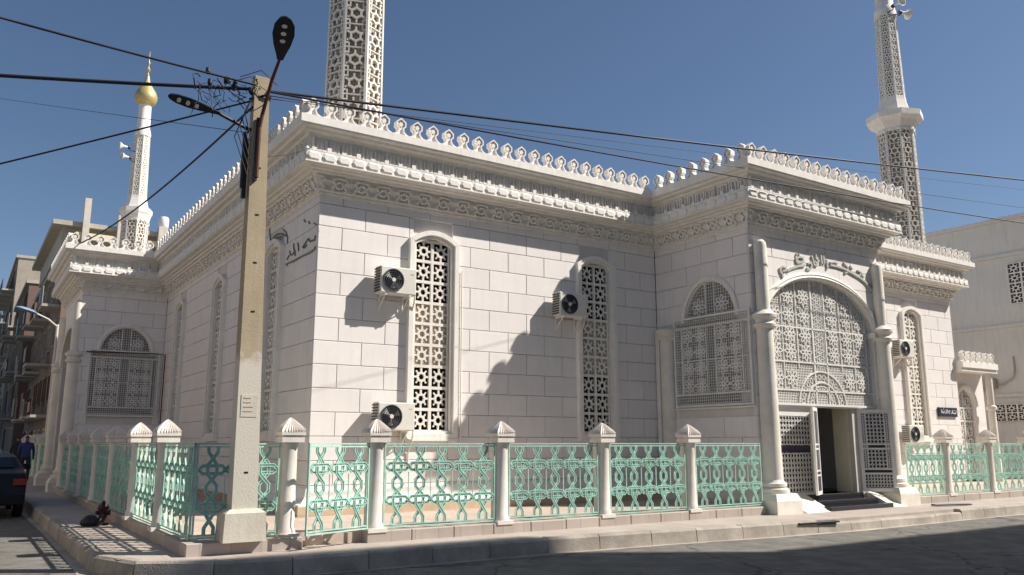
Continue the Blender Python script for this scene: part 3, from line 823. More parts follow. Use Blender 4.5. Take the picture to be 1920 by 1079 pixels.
ins = tag(node('inscription', mosque), 'grey raised Arabic lettering over the arch', 'sign'); del ins['category']
for stw, pts in INS:
    q = MB(); pp = []
    for x, y in pts:
        a = px2wall(*z7(x, y), PY - .02); pp.append((a[0], a[1]))
    q.ribbon(pp, .038 * stw, PY - .035, PY + .0); q.build('stroke', 'letter_grey', ins)
# left wall inscription
def px2left(x, y): p = onX(x, y, X0 - .01); return (p.y, p.z)
def z4(x, y): return (480 + x * .16684, 380 + y * .16684)
INL = [
    (1, [(540, 195), (555, 220)]), (1, [(592, 215), (605, 240)]), (.7, [(650, 232), (700, 262), (705, 330)]),
    (1.2, [(670, 370), (660, 420), (635, 430), (610, 440), (590, 410), (575, 425), (545, 475), (525, 505), (545, 510), (570, 480)]),
    (1.3, [(470, 455), (478, 500), (480, 545)]), (1.2, [(425, 460), (425, 520), (440, 560), (440, 600)]),
    (1.2, [(380, 545), (385, 590), (410, 585), (430, 560)]), (1.1, [(350, 640), (370, 600)]),
    (.8, [(350, 715), (345, 690), (420, 665), (510, 612), (600, 572), (660, 530), (665, 490)]),
    (1.2, [(158, 262), (153, 330), (160, 400), (175, 460), (195, 520)]),
    (1.2, [(195, 400), (230, 360), (280, 350), (335, 375)]), (1.0, [(215, 410), (250, 390), (290, 385)]),
    (.9, [(300, 300), (335, 330), (355, 390), (355, 460)]), (1.1, [(225, 440), (245, 435)]), (1.1, [(258, 420), (275, 415)]),
]
inl = node('inscription', mosque); inl['label'] = 'dark painted Arabic lettering near the corner of the side wall'
for stw, pts in INL:
    q = MB(); pp = [px2left(*z4(x, y)) for x, y in pts]
    q.ribbon([(-a, b) for a, b in pp], .026 * stw, 0, .02)
    o = q.build('stroke', 'letter', inl, (X0 - .022, 0, 0), LEFT)
pq = tag(node('sign_plaque', None, (27.2, Y0 - .02, 2.60)), 'dark blue-black plaque with white Arabic lettering beside the small arched door', 'sign')
MB().cbox(-.55, .55, -.04, .02, -.15, .15, .01).build('board', 'plaque', pq)
for pts in ([(.46, .06), (.44, -.03), (.36, -.05), (.28, -.03), (.26, .02)], [(.24, .08), (.22, -.03), (.14, -.04)], [(.10, .02), (.04, .05), (.0, -.01), (.06, -.05)],
            [(-.06, .09), (-.07, -.04)], [(-.13, .09), (-.14, -.03), (-.22, -.04)], [(-.24, .04), (-.30, -.03), (-.36, -.02), (-.36, .05)], [(-.42, .08), (-.43, -.04)], [(-.30, .09), (-.27, .1)], [(.33, .05), (.36, .06)]):
    MB().ribbon(pts, .024, -.048, -.035).build('stroke', 'tank', pq)
print('single panels', PCOUNT[0])
# ------------------------------------------------------------------ minarets
def oct_ring(r, n=8): return [(r * math.cos(2 * math.pi * (k + .5) / n), r * math.sin(2 * math.pi * (k + .5) / n)) for k in range(n)]
def face_panel(w, h, rows):
    """pierced claustra panel for an octagon side: border, star rings"""
    mb = MB(); D = .07; b = .045
    mb.box(-w / 2, -w / 2 + b, 0, D, 0, h); mb.box(w / 2 - b, w / 2, 0, D, 0, h)
    ph = h / rows; iw = w - 2 * b
    for k in range(rows):
        c = ph * (k + .5); r = min(iw, ph) * .27
        mb.bar((-iw / 2, ph * k + .012), (iw / 2, ph * k + .012), .024, .012, D - .01)
        mb.ribbon([(r * (1.12 if q % 2 else .9) * math.cos(math.pi * q / 6), c + r * (1.12 if q % 2 else .9) * math.sin(math.pi * q / 6)) for q in range(12)], .045, .004, D, True)
        for q in range(6):
            a = math.pi * q / 3 + math.pi / 6
            e = 1.95 * r
            x = max(-iw / 2, min(iw / 2, e * math.cos(a))); z = max(-ph / 2, min(ph / 2, e * math.sin(a)))
            mb.bar((r * math.cos(a), c + r * math.sin(a)), (x, c + z), .042, .01, D - .012)
        for sx in (-1, 1):
            for sz in (-1, 1):
                mb.ribbon([(sx * iw * .5, c + sz * ph * .30), (sx * iw * .34, c + sz * ph * .30), (sx * iw * .34, c + sz * ph * .5)], .032, .014, D - .014)
    return mb
def minaret(label, x, y, bal=1.0):
    t = thing('minaret', label, 'minaret', (x, y, 7.40), R(22.5), 'pierced octagonal minarets on the mosque roof')
    Rl, Ru = .655, .44
    ap = math.cos(math.pi / 8)
    def body(R0, R1, z0, z1, nm, rows):
        s0 = 2 * R0 * math.sin(math.pi / 8)
        pm = face_panel(s0 * .985, z1 - z0, rows)
        # taper + lean
        pm.v = [(vx * (1 + (R1 / R0 - 1) * vz / (z1 - z0)), vy + (R0 - R1) * ap * vz / (z1 - z0), vz) for vx, vy, vz in pm.v]
        me = pm.mesh(nm, 'lattice')
        for k in range(8):
            a = 2 * math.pi * k / 8
            # outward dir at angle a ; local -y -> outward
            o = put(nm, me, t, (R0 * ap * math.cos(a), R0 * ap * math.sin(a), z0), a + math.pi / 2)
        MB().lathe([(R0 - .11, z0), (R1 - .11, z1)], 8, flat=.5).build('core', 'board', t)
    MB().lathe([(Rl + .04, -.3), (Rl + .04, .25), (Rl, .28)], 8, flat=.5).build('plinth', 'plaster', t)
    body(Rl, Rl - .03, .25, 5.0, 'pierced_panel', 9)
    MB().lathe([(Rl - .03, 4.95), (Rl - .02, 5.06), (Rl + .12 * bal, 5.30), (Rl + .30 * bal, 5.42), (Rl + .30 * bal, 5.62), (Rl - .05, 5.64)], 8, flat=.5).build('balcony', 'plaster', t)
    arcs = MB()
    for k in range(8):
        a = 2 * math.pi * k / 8; s = .24
        q = MB().ribbon([(-s, 4.86), (-s, 4.96), (-s * .5, 5.06), (0, 4.98), (s * .5, 5.06), (s, 4.96), (s, 4.86)], .05, -.03, .02)
        arcs.join(q, Matrix.Translation(((Rl - .03) * ap * math.cos(a), (Rl - .03) * ap * math.sin(a), 0)) @ Matrix.Rotation(a + math.pi / 2, 4, 'Z'))
    arcs.build('balcony_arches', 'plaster', t)
    MB().lathe([(Ru + .16, 5.63), (Ru + .12, 5.75), (Ru + .02, 6.15), (Ru, 6.30)], 8, flat=.5).build('shaft_foot', 'plaster', t)
    body(Ru, Ru - .07, 6.28, 9.45, 'pierced_panel', 11)
    MB().lathe([(Ru - .06, 9.44), (Ru - .06, 9.62), (Ru - .10, 9.8), (.31, 9.85), (.29, 11.15), (.33, 11.2)], 16, flat=.5).build('upper_shaft', 'plaster', t, smooth=R(35))
    MB().lathe([(.30, 11.12), (.44, 11.22), (.53, 11.42), (.54, 11.62), (.47, 11.84), (.34, 12.04), (.22, 12.24), (.13, 12.48), (.07, 12.75)], 24).build('dome', 'gold', t, smooth=R(40))
    MB().lathe([(.05, 12.72), (.10, 12.78), (.03, 12.86), (.03, 12.95), (.12, 13.08), (.03, 13.2), (.025, 13.35), (.08, 13.45), (.02, 13.55), (.012, 14.1)], 12).build('finial', 'gold', t, smooth=R(60))
    return t
minaret('wide pierced octagonal minaret rising behind the merlons near the utility pole', 6.38, 15.75)
minaret('pierced octagonal minaret with a horn loudspeaker rising behind the wing right of the portal', 26.75, 15.62)
minaret('slim minaret with golden onion dome behind the side portal', 6.35, 43.4, .35)
def horn(label, p, ang, s=1.0):
    t = thing('loudspeaker', label, 'loudspeaker', p, ang, 'horn loudspeakers on the minarets')
    m = MB().lathe([(.05, 0), (.06, .12), (.09, .25), (.20, .40), (.23, .42), (.21, .42), (.07, .26), (.02, .12)], 18, cap=True)
    m.xf(Matrix.Scale(s, 4) @ Matrix.Rotation(R(90), 4, 'Y')); m.build('horn', 'ac_body', t, smooth=R(40))
    m = MB().lathe([(.08, -.12), (.09, -.02), (.06, .02)], 14); m.xf(Matrix.Scale(s, 4) @ Matrix.Rotation(R(90), 4, 'Y')); m.build('driver', 'ac_dark', t, smooth=R(40))
    MB().tube([(0, 0, -.06 * s), (-.1 * s, 0, -.16 * s), (-.38 * s, 0, -.16 * s)], .018, 6).build('bracket', 'dark', t)
horn('horn loudspeaker pointing sideways from the minaret behind the right wing', (27.0, 15.15, 16.95), R(-12), .85)
horn('horn loudspeaker facing the street on the minaret behind the right wing', (26.42, 15.05, 17.0), R(-100), .8)
horn('upper horn loudspeaker on the golden-domed minaret', (5.70, 43.2, 16.1), R(185), .95)
horn('lower horn loudspeaker on the golden-domed minaret', (5.78, 43.1, 15.55), R(195), .9)
# ------------------------------------------------------------------ air conditioners
def make_ac():
    t = put('air_conditioner', None)
    W_, H_, D_ = .78, .54, .26
    MB().cbox(-W_ / 2, W_ / 2, -D_, 0, 0, H_, .02).build('casing', 'ac_body', t)
    cx, cz, r = -.12, .27, .215
    d = MB(); d.lathe([(r, 0), (r, .012)], 28); d.xf(Matrix.Translation((cx, -D_ - .012, cz)) @ Matrix.Rotation(R(-90), 4, 'X')); d.build('fan_well', 'ac_dark', t)
    gr = MB()
    for q in (1.0, .78, .58, .4):
        gr.ribbon([(cx + r * q * math.cos(2 * math.pi * k / 24), cz + r * q * math.sin(2 * math.pi * k / 24)) for k in range(24)], .009 if q < 1 else .02, -D_ - .03, -D_ - .014, True)
    gr.build('fan_grille', 'ac_dark', t)
    hb = MB(); hb.lathe([(.045, 0), (.04, .02)], 14); hb.xf(Matrix.Translation((cx, -D_ - .016, cz)) @ Matrix.Rotation(R(90), 4, 'X')); hb.build('fan_hub', 'ac_body', t)
    bl = MB()
    for k in range(3):
        a = k * 2.09 + .4
        bl.prism([(cx + .04 * math.cos(a), cz + .04 * math.sin(a)), (cx + .19 * math.cos(a - .3), cz + .19 * math.sin(a - .3)), (cx + .19 * math.cos(a + .35), cz + .19 * math.sin(a + .35))], -D_ - .0135, -D_ - .0125)
    bl.build('fan_blades', 'letter_grey', t)
    fn = MB()
    for k in range(9): fn.box(-W_ / 2 - .03, -W_ / 2 + .0, -D_ + .03, -.01, .04 + k * .055, .065 + k * .055)
    fn.build('side_fins', 'ac_dark', t)
    bd = MB(); bd.box(.26, .33, -D_ - .004, -D_ + .002, .41, .43); bd.build('badge', 'letter_grey', t)
    for x in (-.26, .26):
        br = MB(); br.box(x - .018, x + .018, -D_ + .01, .10, -.035, 0); br.box(x - .018, x + .018, .07, .10, -.32, 0)
        br.tube([(x, -D_ + .05, -.02), (x, .08, -.28)], .012, 5); br.build('bracket', 'white_metal', t)
    MB().tube([(.39, -.10, .10), (.44, -.09, .05), (.45, -.06, -.1), (.44, .03, -.3), (.43, .085, -.42), (.43, .085, -.62)], .017, 7).build('hose', 'ac_body', t, smooth=R(50))
    return t
ac0 = make_ac()
ACS = [(7.02, Y0 - .11, 4.50, 'air conditioner unit on the upper wall left of the sunlit tall window'),
       (7.05, Y0 - .11, 1.83, 'air conditioner unit low on the wall behind the fence post cap'),
       (11.40, Y0 - .11, 4.42, 'air conditioner unit half in shade beside the second tall window'),
       (24.62, Y0 - .11, 4.24, 'upper air conditioner unit right of the portal on the wing wall'),
       (24.75, Y0 - .11, 1.60, 'lower air conditioner unit just above the fence on the wing wall')]
for k, (x, y, z, lab) in enumerate(ACS):
    o = ac0 if k == 0 else copy_tree(ac0)
    o.location = (x, y, z); tag(o, lab, 'air conditioner', 'air conditioners on the mosque front')
pp = MB(); pp.tube([(24.98, Y0 - .06, 4.2), (24.98, Y0 - .06, 2.2)], .03, 6); pp.build('drain_pipe', 'white_metal', mosque)
pp = MB(); pp.tube([(8.66, Y0 - .03, 5.2), (8.66, Y0 - .03, 1.0)], .018, 6); pp.build('drain_pipe', 'white_metal', mosque)
# ------------------------------------------------------------------ fences
FZ0, FZ1 = .335, 1.60
def motif_mesh(w, H):
    """interlaced strap motif, every strap is two thin parallel bars"""
    mb = MB()
    V = [(1, .17), (.945, .17), (.87, 0), (.795, -.17), (.685, -.17), (.62, 0), (.56, .185), (.475, .185), (.415, 0), (.355, -.17), (.245, -.17), (.155, 0), (.075, .17), (0, .17)]
    def strap(pts, y0, y1):
        for off in (-.018, .018):
            P = [Vector(p) for p in pts]; q = []
            for i in range(len(P)):
                d = (P[min(i + 1, len(P) - 1)] - P[max(i - 1, 0)]).normalized(); q.append((P[i].x - d.y * off, P[i].y + d.x * off))
            mb.ribbon(q, .012, y0 - .004, y1)
        mb.ribbon(pts, .024, y0 + .012, y1 - .001)
    for s in (1, -1):
        strap([(s * x * w, v * H) for v, x in V], -.010 if s > 0 else -.002, .008 if s > 0 else .014)
    for vb in (.74, .30):
        for s in (1, -1):
            strap([(-.5 * w, vb * H), (-.36 * w, (vb + s * .045) * H), (.36 * w, (vb + s * .045) * H), (.5 * w, vb * H)], -.012 if s > 0 else .0, .006 if s > 0 else .016)
    return mb
MOT = {}
def railing_panel(parent, x0, x1, y, rot, nm=None, org=None, name='railing_panel', zz=FZ1 - FZ0):
    """panel in local coordinates of a facade line"""
    L = x1 - x0; n = nm or max(2, round(L / .385)); m = .035; w = (L - 2 * m) / n; H = zz - .12
    fr = MB()
    for z in (.012, .052, zz - .052, zz - .012): fr.box(0, L, -.008, .014, z - .009, z + .009)
    fr.box(0, .022, -.012, .018, 0, zz); fr.box(L - .022, L, -.012, .018, 0, zz)
    p = fr.build(name, 'green', parent, org, rot)
    key = (round(w, 3), round(H, 3))
    if key not in MOT: MOT[key] = motif_mesh(w, H).mesh('strap_motif', 'green')
    rk = 'rod%.2f' % H
    if rk not in MOT: MOT[rk] = MB().box(-.006, .006, -.004, .010, 0, H * .37).mesh('rod', 'green')
    for k in range(n):
        put('strap_motif', MOT[key], p, (m + w * (k + .5), 0, .06))
    for k in range(n + 1): put('rod', MOT[rk], p, (m + w * k, .002, .06 + H * .30))
    return p
# post
ps = MB(); ps.lathe([(.135, .33), (.135, .40), (.118, .43), (.112, 1.52), (.125, 1.56), (.125, 1.62)], 20)
PS = ps.mesh('post_shaft', 'post', R(30))
pb = MB(); pb.box(-.155, .155, -.155, .155, .29, .35)
PB = pb.mesh('post_foot', 'post')
pc = MB(); pc.box(-.165, .165, -.165, .165, 1.61, 1.68); pc.box(-.145, .145, -.145, .145, 1.68, 1.71); pc.box(-.175, .175, -.175, .175, 1.71, 1.755)
N = 128; prof = [(1.0, 1.755), (1.0, 1.78), (.88, 1.815), (.66, 1.86), (.42, 1.905), (.18, 1.945), (.0, 1.965)]
vs = []
for s_, z in prof:
    for k in range(N):
        a = 2 * math.pi * k / N; sq = 1 / max(abs(math.cos(a)), abs(math.sin(a))); sq = sq * .9 + .1
        r = .172 * s_ * sq * (1 + .07 * math.cos(32 * a)) if s_ > 0 else 0
        vs.append((r * math.cos(a), r * math.sin(a), z))
fs = [(q * N + k, q * N + (k + 1) % N, (q + 1) * N + (k + 1) % N, (q + 1) * N + k) for q in range(len(prof) - 1) for k in range(N)]
pc.add(vs, fs)
PC = pc.mesh('post_cap', 'post')
def post(parent, x, y, rot=0):
    p = put('post', PS, parent, (x, y, 0), rot)
    put('post_foot', PB, p); put('post_cap', PC, p)
    bk = MB().box(-.10, .10, .06, .15, .34, 1.62)
    bk.build('post_back', 'post', p)
    return p
def fence(label): return thing('fence', label, 'fence')
f1 = fence('green strapwork railing between white posts in front of the sunlit mosque front')
FY = 11.84
pl = MB(); pl.cbox(2.62, 4.18, 11.56, 11.98, .12, .315, .012); pl.build('plinth', 'paving', f1)
def plinth_slabs(parent, a, b, y0, y1):
    n = max(1, round((b - a) / .75)); s = (b - a) / n
    for k in range(n): MB().cbox(a + s * k + .003, a + s * (k + 1) - .003, y0, y1, .12, .315 + random.uniform(-.002, .003), .012).build('plinth', 'paving', parent)
plinth_slabs(f1, 5.20, 14.05, 11.70, 11.98)
FP = [4.02, 5.37, 7.64, 9.84, 12.03]
for x in FP: post(f1, x, FY)
railing_panel(f1, 2.74, 3.88, FY, 0, 3, (2.74, FY - .03, FZ0))
for a, b in zip(FP[1:], FP[2:] + [14.22]):
    railing_panel(f1, a + .13, b - .14, FY, 0, 5, (a + .13, FY - .03, FZ0))
f2 = fence('green strapwork railing between white posts along the shaded side street')
FX = 2.74
def plinth_slabs_y(parent, a, b, x0, x1):
    n = max(1, round((b - a) / .75)); s = (b - a) / n
    for k in range(n): MB().cbox(-(a + s * (k + 1)) + .003, -(a + s * k) - .003, x0, x1, .12, .315 + random.uniform(-.002, .003), .012).build('plinth', 'paving', parent, (0, 0, 0), LEFT)
plinth_slabs_y(f2, 11.985, 28.4, 2.62, 2.88)
LP = [13.83, 16.15, 18.75, 21.1, 23.5, 25.9, 28.2]
for y in LP: post(f2, FX, y, LEFT)
prev = 11.80
for y in LP:
    L0, L1 = prev + (.14 if prev > 12 else .0), y - .14
    railing_panel(f2, 0, L1 - L0, 0, LEFT, 5, (FX - .03, L1, FZ0)); prev = y
f3 = fence('green strapwork railing between white posts right of the portal')
RP = [21.18, 23.33, 25.5, 27.7, 29.9]
plinth_slabs(f3, 19.40, 33.0, 11.70, 11.98)
for x in RP: post(f3, x, FY)
prev = 19.26
for x in RP:
    railing_panel(f3, prev + .14, x - .14, FY, 0, 5, (prev + .14, FY - .03, FZ0)); prev = x
f4 = fence('row of white posts with panels beyond the side portal')
for k in range(5):
    y = 36.0 + 2.2 * k; post(f4, FX, y, LEFT)
    railing_panel(f4, 0, 1.9, 0, LEFT, 5, (FX - .03, y - .14, FZ0))
# gate, ajar
gate = thing('gate', 'green strapwork gate standing ajar between two white posts', 'gate', (5.22, 11.74, 0), 0)
ga = R(22)
railing_panel(gate, 0, 1.19, 0, ga, 3, (-1.19 * math.cos(ga), -1.19 * math.sin(ga), .345), 'gate_panel', 1.255)
hg = MB()
for z in (.6, 1.35): hg.tube([(-.01, 0, z), (-.01, 0, z + .12)], .016, 6)
hg.build('hinge', 'green', gate)
# ------------------------------------------------------------------ utility pole and lamps
pole = thing('utility_pole', 'tall concrete utility pole at the fence corner with whitewashed lower part', 'utility pole', (3.33, 11.62, 0))
mb = MB()
def taper(mb, a, b, z0, z1, o0=(0, 0), o1=(0, 0)):
    vs = [(sx * a[0] + o0[0], sy * a[1] + o0[1], z0) for sx, sy in ((-1, -1), (1, -1), (1, 1), (-1, 1))] + [(sx * b[0] + o1[0], sy * b[1] + o1[1], z1) for sx, sy in ((-1, -1), (1, -1), (1, 1), (-1, 1))]
    mb.add(vs, [(0, 3, 2, 1), (4, 5, 6, 7), (0, 1, 5, 4), (1, 2, 6, 5), (2, 3, 7, 6), (3, 0, 4, 7)])
taper(mb, (.285, .21), (.27, .20), .31, .68); taper(mb, (.27, .20), (.20, .15), .68, .73); mb.build('foot_block', 'pole_lower', pole)
mb = MB(); taper(mb, (.172, .128), (.105, .085), .70, 6.92, (0, 0), (-.09, 0)); mb.build('shaft', 'pole_paint', pole)
for z in (1.2, 3.4, 4.1, 4.8, 5.5): MB().box(-.025 - .09 * (z - .7) / 6.2, .025 - .09 * (z - .7) / 6.2, -.13 + .043 * (z - .7) / 6.2 - .004, -.05, z, z + .02).build('step_hole', 'dark', pole)
mb = MB(); mb.box(-.13, .09, -.125, -.11, 1.95, 2.25); mb.build('poster', 'pole_lower', pole)
mb = MB()
for z in (2.02, 2.08, 2.14, 2.20): mb.box(-.10, .03 - .03 * (z > 2.1), -.129, -.1245, z, z + .012)
mb.build('poster_print', 'board', pole)
mb = MB(); mb.tube([(-.25, -.02, 6.55), (-.05, -.12, 6.62), (.03, -.11, 6.62), (.05, 0, 6.6)], .018, 6); mb.build('clamp_band', 'dark', pole)
def lamp(label, base, head, tip, wid, roll_n):
    t = thing('street_lamp', label, 'street lamp', base)
    b = Vector(base); h = Vector(head) - b; tp = Vector(tip) - b
    ax = (tp - h).normalized(); nn = Vector(roll_n).normalized(); nn = (nn - ax * nn.dot(ax)).normalized(); sd = ax.cross(nn)
    Lh = (tp - h).length
    out = [(0, .28), (.12, .42), (.35, .78), (.6, 1.0), (.82, .9), (.95, .55), (1.0, .12)]
    top = []; bot = []
    loop = [(s, w) for s, w in out] + [(s, -w) for s, w in out[::-1]]
    n = len(loop)
    vs = [h + ax * (s * Lh) + sd * (w * wid / 2) for s, w in loop] + [h + ax * (s * Lh) + sd * (w * wid / 2 * .8) + nn * (.05 if .05 < s < .97 else .025) for s, w in loop]
    MB().add(vs, [tuple(range(n)), tuple(range(2 * n - 1, n - 1, -1))] + [(i, (i + 1) % n, (i + 1) % n + n, i + n) for i in range(n)]).build('lamp_head', 'dark', t)
    for s in (.45, .62, .79):
        c = h + ax * (s * Lh) - nn * .004
        ring = [c + (ax * math.cos(a) * .028 + sd * math.sin(a) * .038) for a in [2 * math.pi * k / 14 for k in range(14)]]
        MB().add(ring + [p - nn * .008 for p in ring], [tuple(range(14)), tuple(range(27, 13, -1))] + [(i, (i + 1) % 14, (i + 1) % 14 + 14, i + 14) for i in range(14)]).build('lens', 'lens', t)
    return t, h
bR = onY(487, 270, 11.42); bR = Vector((3.22, 11.49, 5.35))
hR = onY(525, 113, 10.9); tR = onY(536, 32, 10.35)
t, h = lamp('street lamp on a rust-red arm raised above the utility pole', bR, hR, tR, .30, (0, 0, 1))
MB().tube([(0, 0, 0), (.0, -.01, .75), (.02, -.05, .95), h * .6 + Vector((0, 0, .42)), h + (h.normalized() * .05)], [.03, .03, .028, .025, .022], 8).build('arm', 'rust', t)
MB().box(-.04, .005, -.015, .03, -.05, .9).build('mount', 'dark', t)
bL = Vector((3.06, 11.62, 5.2)); hL = onY(412, 214, 11.6); tL = onY(315, 180, 11.6)
t, h = lamp('street lamp reaching out sideways over the side street from the utility pole', bL, hL, tL, .15, (0, .62, .78))
e = onY(470, 245, 11.62) - bL
MB().tube([(0, 0, 0), (0, 0, e.z - .05), e, h], [.035, .032, .03, .025], 8).build('arm', 'dark', t)
MB().box(-.005, .05, -.03, .03, -.15, .75).build('mount', 'dark', t)
# ------------------------------------------------------------------ cables
def cable(label, a, b, r, sag=.2, n=24, group='overhead cables'):
    a = Vector(a); b = Vector(b)
    pts = [a + (b - a) * (i / n) - Vector((0, 0, 4 * sag * (i / n) * (1 - i / n))) for i in range(n + 1)]
    o = MB().tube([p - a for p in pts], r, 6).build('cable', 'cable', None, a, smooth=R(60)); return tag(o, label, 'cable', group)
T = Vector((3.22, 11.55, 6.72))
def thru(p, x, y, Y, k):  # continue from p through the point seen at (x,y) in plane Y
    q = onY(x, y, Y); return p + (q - p) * k
cable('thick twisted cable running from the pole top along the street above the portal', T + Vector((.1, 0, 0)), thru(T, 1925, 331, 10.6, 1.8), .020, .12)
cable('cable hanging lower across the portal cornice', T + Vector((.1, -.03, -.02)), thru(T, 1925, 403, 10.4, 1.8), .015, .25)
cable('thin wire above the wing parapet', T + Vector((.08, .05, -.05)), thru(T, 1925, 380, 11.4, 1.8), .007, .15)
cable('faint thin wire crossing the minaret behind the wing', T + Vector((.08, .05, -.1)), thru(T, 1820, 340, 14.0, 1.6), .006, .05)
cable('thick bundled cable leaving the pole top across the side street', T, thru(T, -5, 130, 12.5, 3), .026, .10)
cable('cable rising from the pole to above the side street', T + Vector((-.05, 0, .05)), thru(T, -5, 20, 10.5, 3), .015, .12)
cable('cable dropping from the pole across the side street', T + Vector((-.1, 0, -.2)), thru(T, -5, 292, 14.0, 3), .013, .05)
cable('cable running down from the pole to the side portal parapet', T + Vector((-.1, 0, -.3)), Vector((2.6, 28.4, 7.72)), .018, .25)
cable('thin wire crossing the sky behind the golden-domed minaret', onX(470, 250, 6.0), thru(onX(470, 250, 6.0), -5, 184, 60, 1.3), .012, .02)
cable('thin wire tied from the pole to the mosque cornice', (3.3, 11.7, 5.75), (5.1, 14.6, 7.15), .006, .06)
# tangle of wires at the pole top
tg = MB(); rs = random.Random(5)
for k in range(22):
    a = T + Vector((rs.uniform(-.9, 0), rs.uniform(-.1, .1), rs.uniform(-.15, .08)))
    pts = [a]; L = rs.uniform(.2, .7)
    for q in range(6): pts.append(pts[-1] + Vector((rs.uniform(-.09, .12), rs.uniform(-.06, .06), rs.uniform(-.13, .07))))
    tg.tube(pts, rs.uniform(.004, .009), 5)
for k in range(10):
    a = T + Vector((-.08 - rs.uniform(0, .75), rs.uniform(-.05, .05), rs.uniform(-.13, .06))); tg.lathe([(.02, 0), (.035, .03), (.03, .09), (.01, .1)], 8, a.x, a.y); 
    for i in range(32): x, y, z = tg.v[-1 - i]; tg.v[-1 - i] = (x, y, z + a.z)
for k in range(5): tg.tube([(3.15, 11.50, 6.7), (3.0 - .03 * k, 11.5, 6.3 - .1 * k), (3.12, 11.52, 5.9 - .15 * k)], .008, 5)
tg.tube([T + Vector((-.3, 0, .12)), T + Vector((0, 0, .3)), T + Vector((.25, 0, .12))], .007, 5)
o = tg.build('wire_tangle', 'cable', pole, Vector((-3.33, -11.62, 0)), kind='stuff')
# ------------------------------------------------------------------ annex at the right end
annex = thing('annex_entrance', 'small white arched side entrance with short merlon canopy beyond the wing wall', 'entrance', (28.06, 15.35, 0))
mb = MB()
ac_, rx_, zs_, rz_ = 1.05, .60, 2.85, .62
N = 16; poly = [(ac_ - rx_, zs_)] + [(ac_ - rx_ * math.cos(math.pi * i / N), zs_ + rz_ * math.sin(math.pi * i / N)) for i in range(1, N)] + [(ac_ + rx_, zs_), (ac_ + rx_, 4.0), (ac_ - rx_, 4.0)]
mb.prism(poly, 0, .3); mb.box(0, ac_ - rx_, 0, .3, 0, 4.0); mb.box(ac_ + rx_, 2.3, 0, .3, 0, 4.0); mb.build('wall', 'panel', annex)
arch_sweep(ac_, rx_, zs_, rz_, [(-.01, .3), (-.01, -.04), (.08, -.07), (.14, -.02), (.0, .01)]).build('arch_moulding', 'plaster', annex, smooth=R(35))
mb = MB(); mb.box(-.02, 2.3, -.55, .3, 4.0, 4.12); mb.box(-.02, 2.3, -.60, .3, 4.12, 4.32); mb.build('canopy', 'plaster', annex)
for k in range(6): put('merlon', MERLON, annex, (.2 + .367 * k, -.55, 4.315))
c = MB(); c.lathe([(.17, .3), (.17, .5), (.13, .6), (.12, 2.7), (.17, 2.75), (.17, 2.85), (.11, 2.9), (.11, 4.0)], 18, 2.05, -.35); c.build('column', 'column', annex, smooth=R(30))
d = MB(); fine_grid(d, ac_ - rx_, ac_ + rx_, .5, 3.4, .12, .02, .12, .14, clip=lambda x: zs_ + rz_ * math.sqrt(max(0, 1 - ((x - ac_) / rx_) ** 2)))
for z in (2.8, 2.35): d.bar((ac_ - rx_, z), (ac_ + rx_, z), .06, .10, .15)
d.bar((ac_, .4), (ac_, 3.4), .05, .10, .15)
for x in (-.3, .3):
    for z in (.8, 1.2, 1.6, 2.0, 2.6, 3.0): d.ribbon([(ac_ + x + .16 * math.cos(k * math.pi / 4), z + .16 * math.sin(k * math.pi / 4)) for k in range(8)], .03, .10, .14, True)
d.build('door_grille', 'white_metal', annex)
d = MB(); d.box(ac_ - rx_, ac_ + rx_, .22, .24, .3, 3.5); d.build('door_backing', 'screen_back', annex)
# ------------------------------------------------------------------ right-hand neighbour
rb = thing('house', 'plain beige plastered house with pierced vent windows beyond the mosque wing', 'house', (34.0, 14.45, 0))
mb = MB(); mb.box(0, 12, 0, 16, ROADZ, 10.3); mb.build('wall', 'rb_wall', rb)
mb = MB(); mb.box(-.12, 12.1, -.1, 16.1, 10.3, 10.47); mb.build('roof_edge', 'rb_wall', rb)
for z in (8.85, 6.05, 3.35):
    q = MB(); q.box(-.10, 0, -.05, 16.05, z, z + .13); q.build('floor_band', 'rb_wall', rb)
VENT = None
def vent(y, z, w, h):
    v = node('vent_window', rb, (0, y - 14.45, z), LEFT)
    MB().box(-w / 2, w / 2, -.01, .0, -h / 2, h / 2).build('backing', 'win_dark', v)
    nx, nz = max(1, round(w / .4)), max(1, round(h / .4))
    for i in range(nx):
        for k in range(nz):
            o = put('screen_block', CLA, v, (-w / 2 + w * (i + .5) / nx, -.09, -h / 2 + h * (k + .5) / nz)); o.scale = (w / nx / CW, 1, h / nz / CH)
vent(15.25, 7.75, 1.0, 1.6); vent(16.15, 2.75, 1.3, .65); vent(14.95, 4.6, .5, 1.0); vent(26, 7.75, 1.0, 1.6)
mb = MB(); mb.tube([(-.05, 1.45, 4.9), (-.05, 1.45, 4.4), (-.08, 1.5, 4.1), (-.10, 1.95, 3.85), (-.1, 2.65, 3.85)], .03, 6); mb.build('wall_pipe', 'concrete', rb)
mb = MB(); mb.cbox(-.3, -.02, 2.15, 2.95, 3.7, 4.1, .02); mb.build('meter_box', 'concrete', rb)
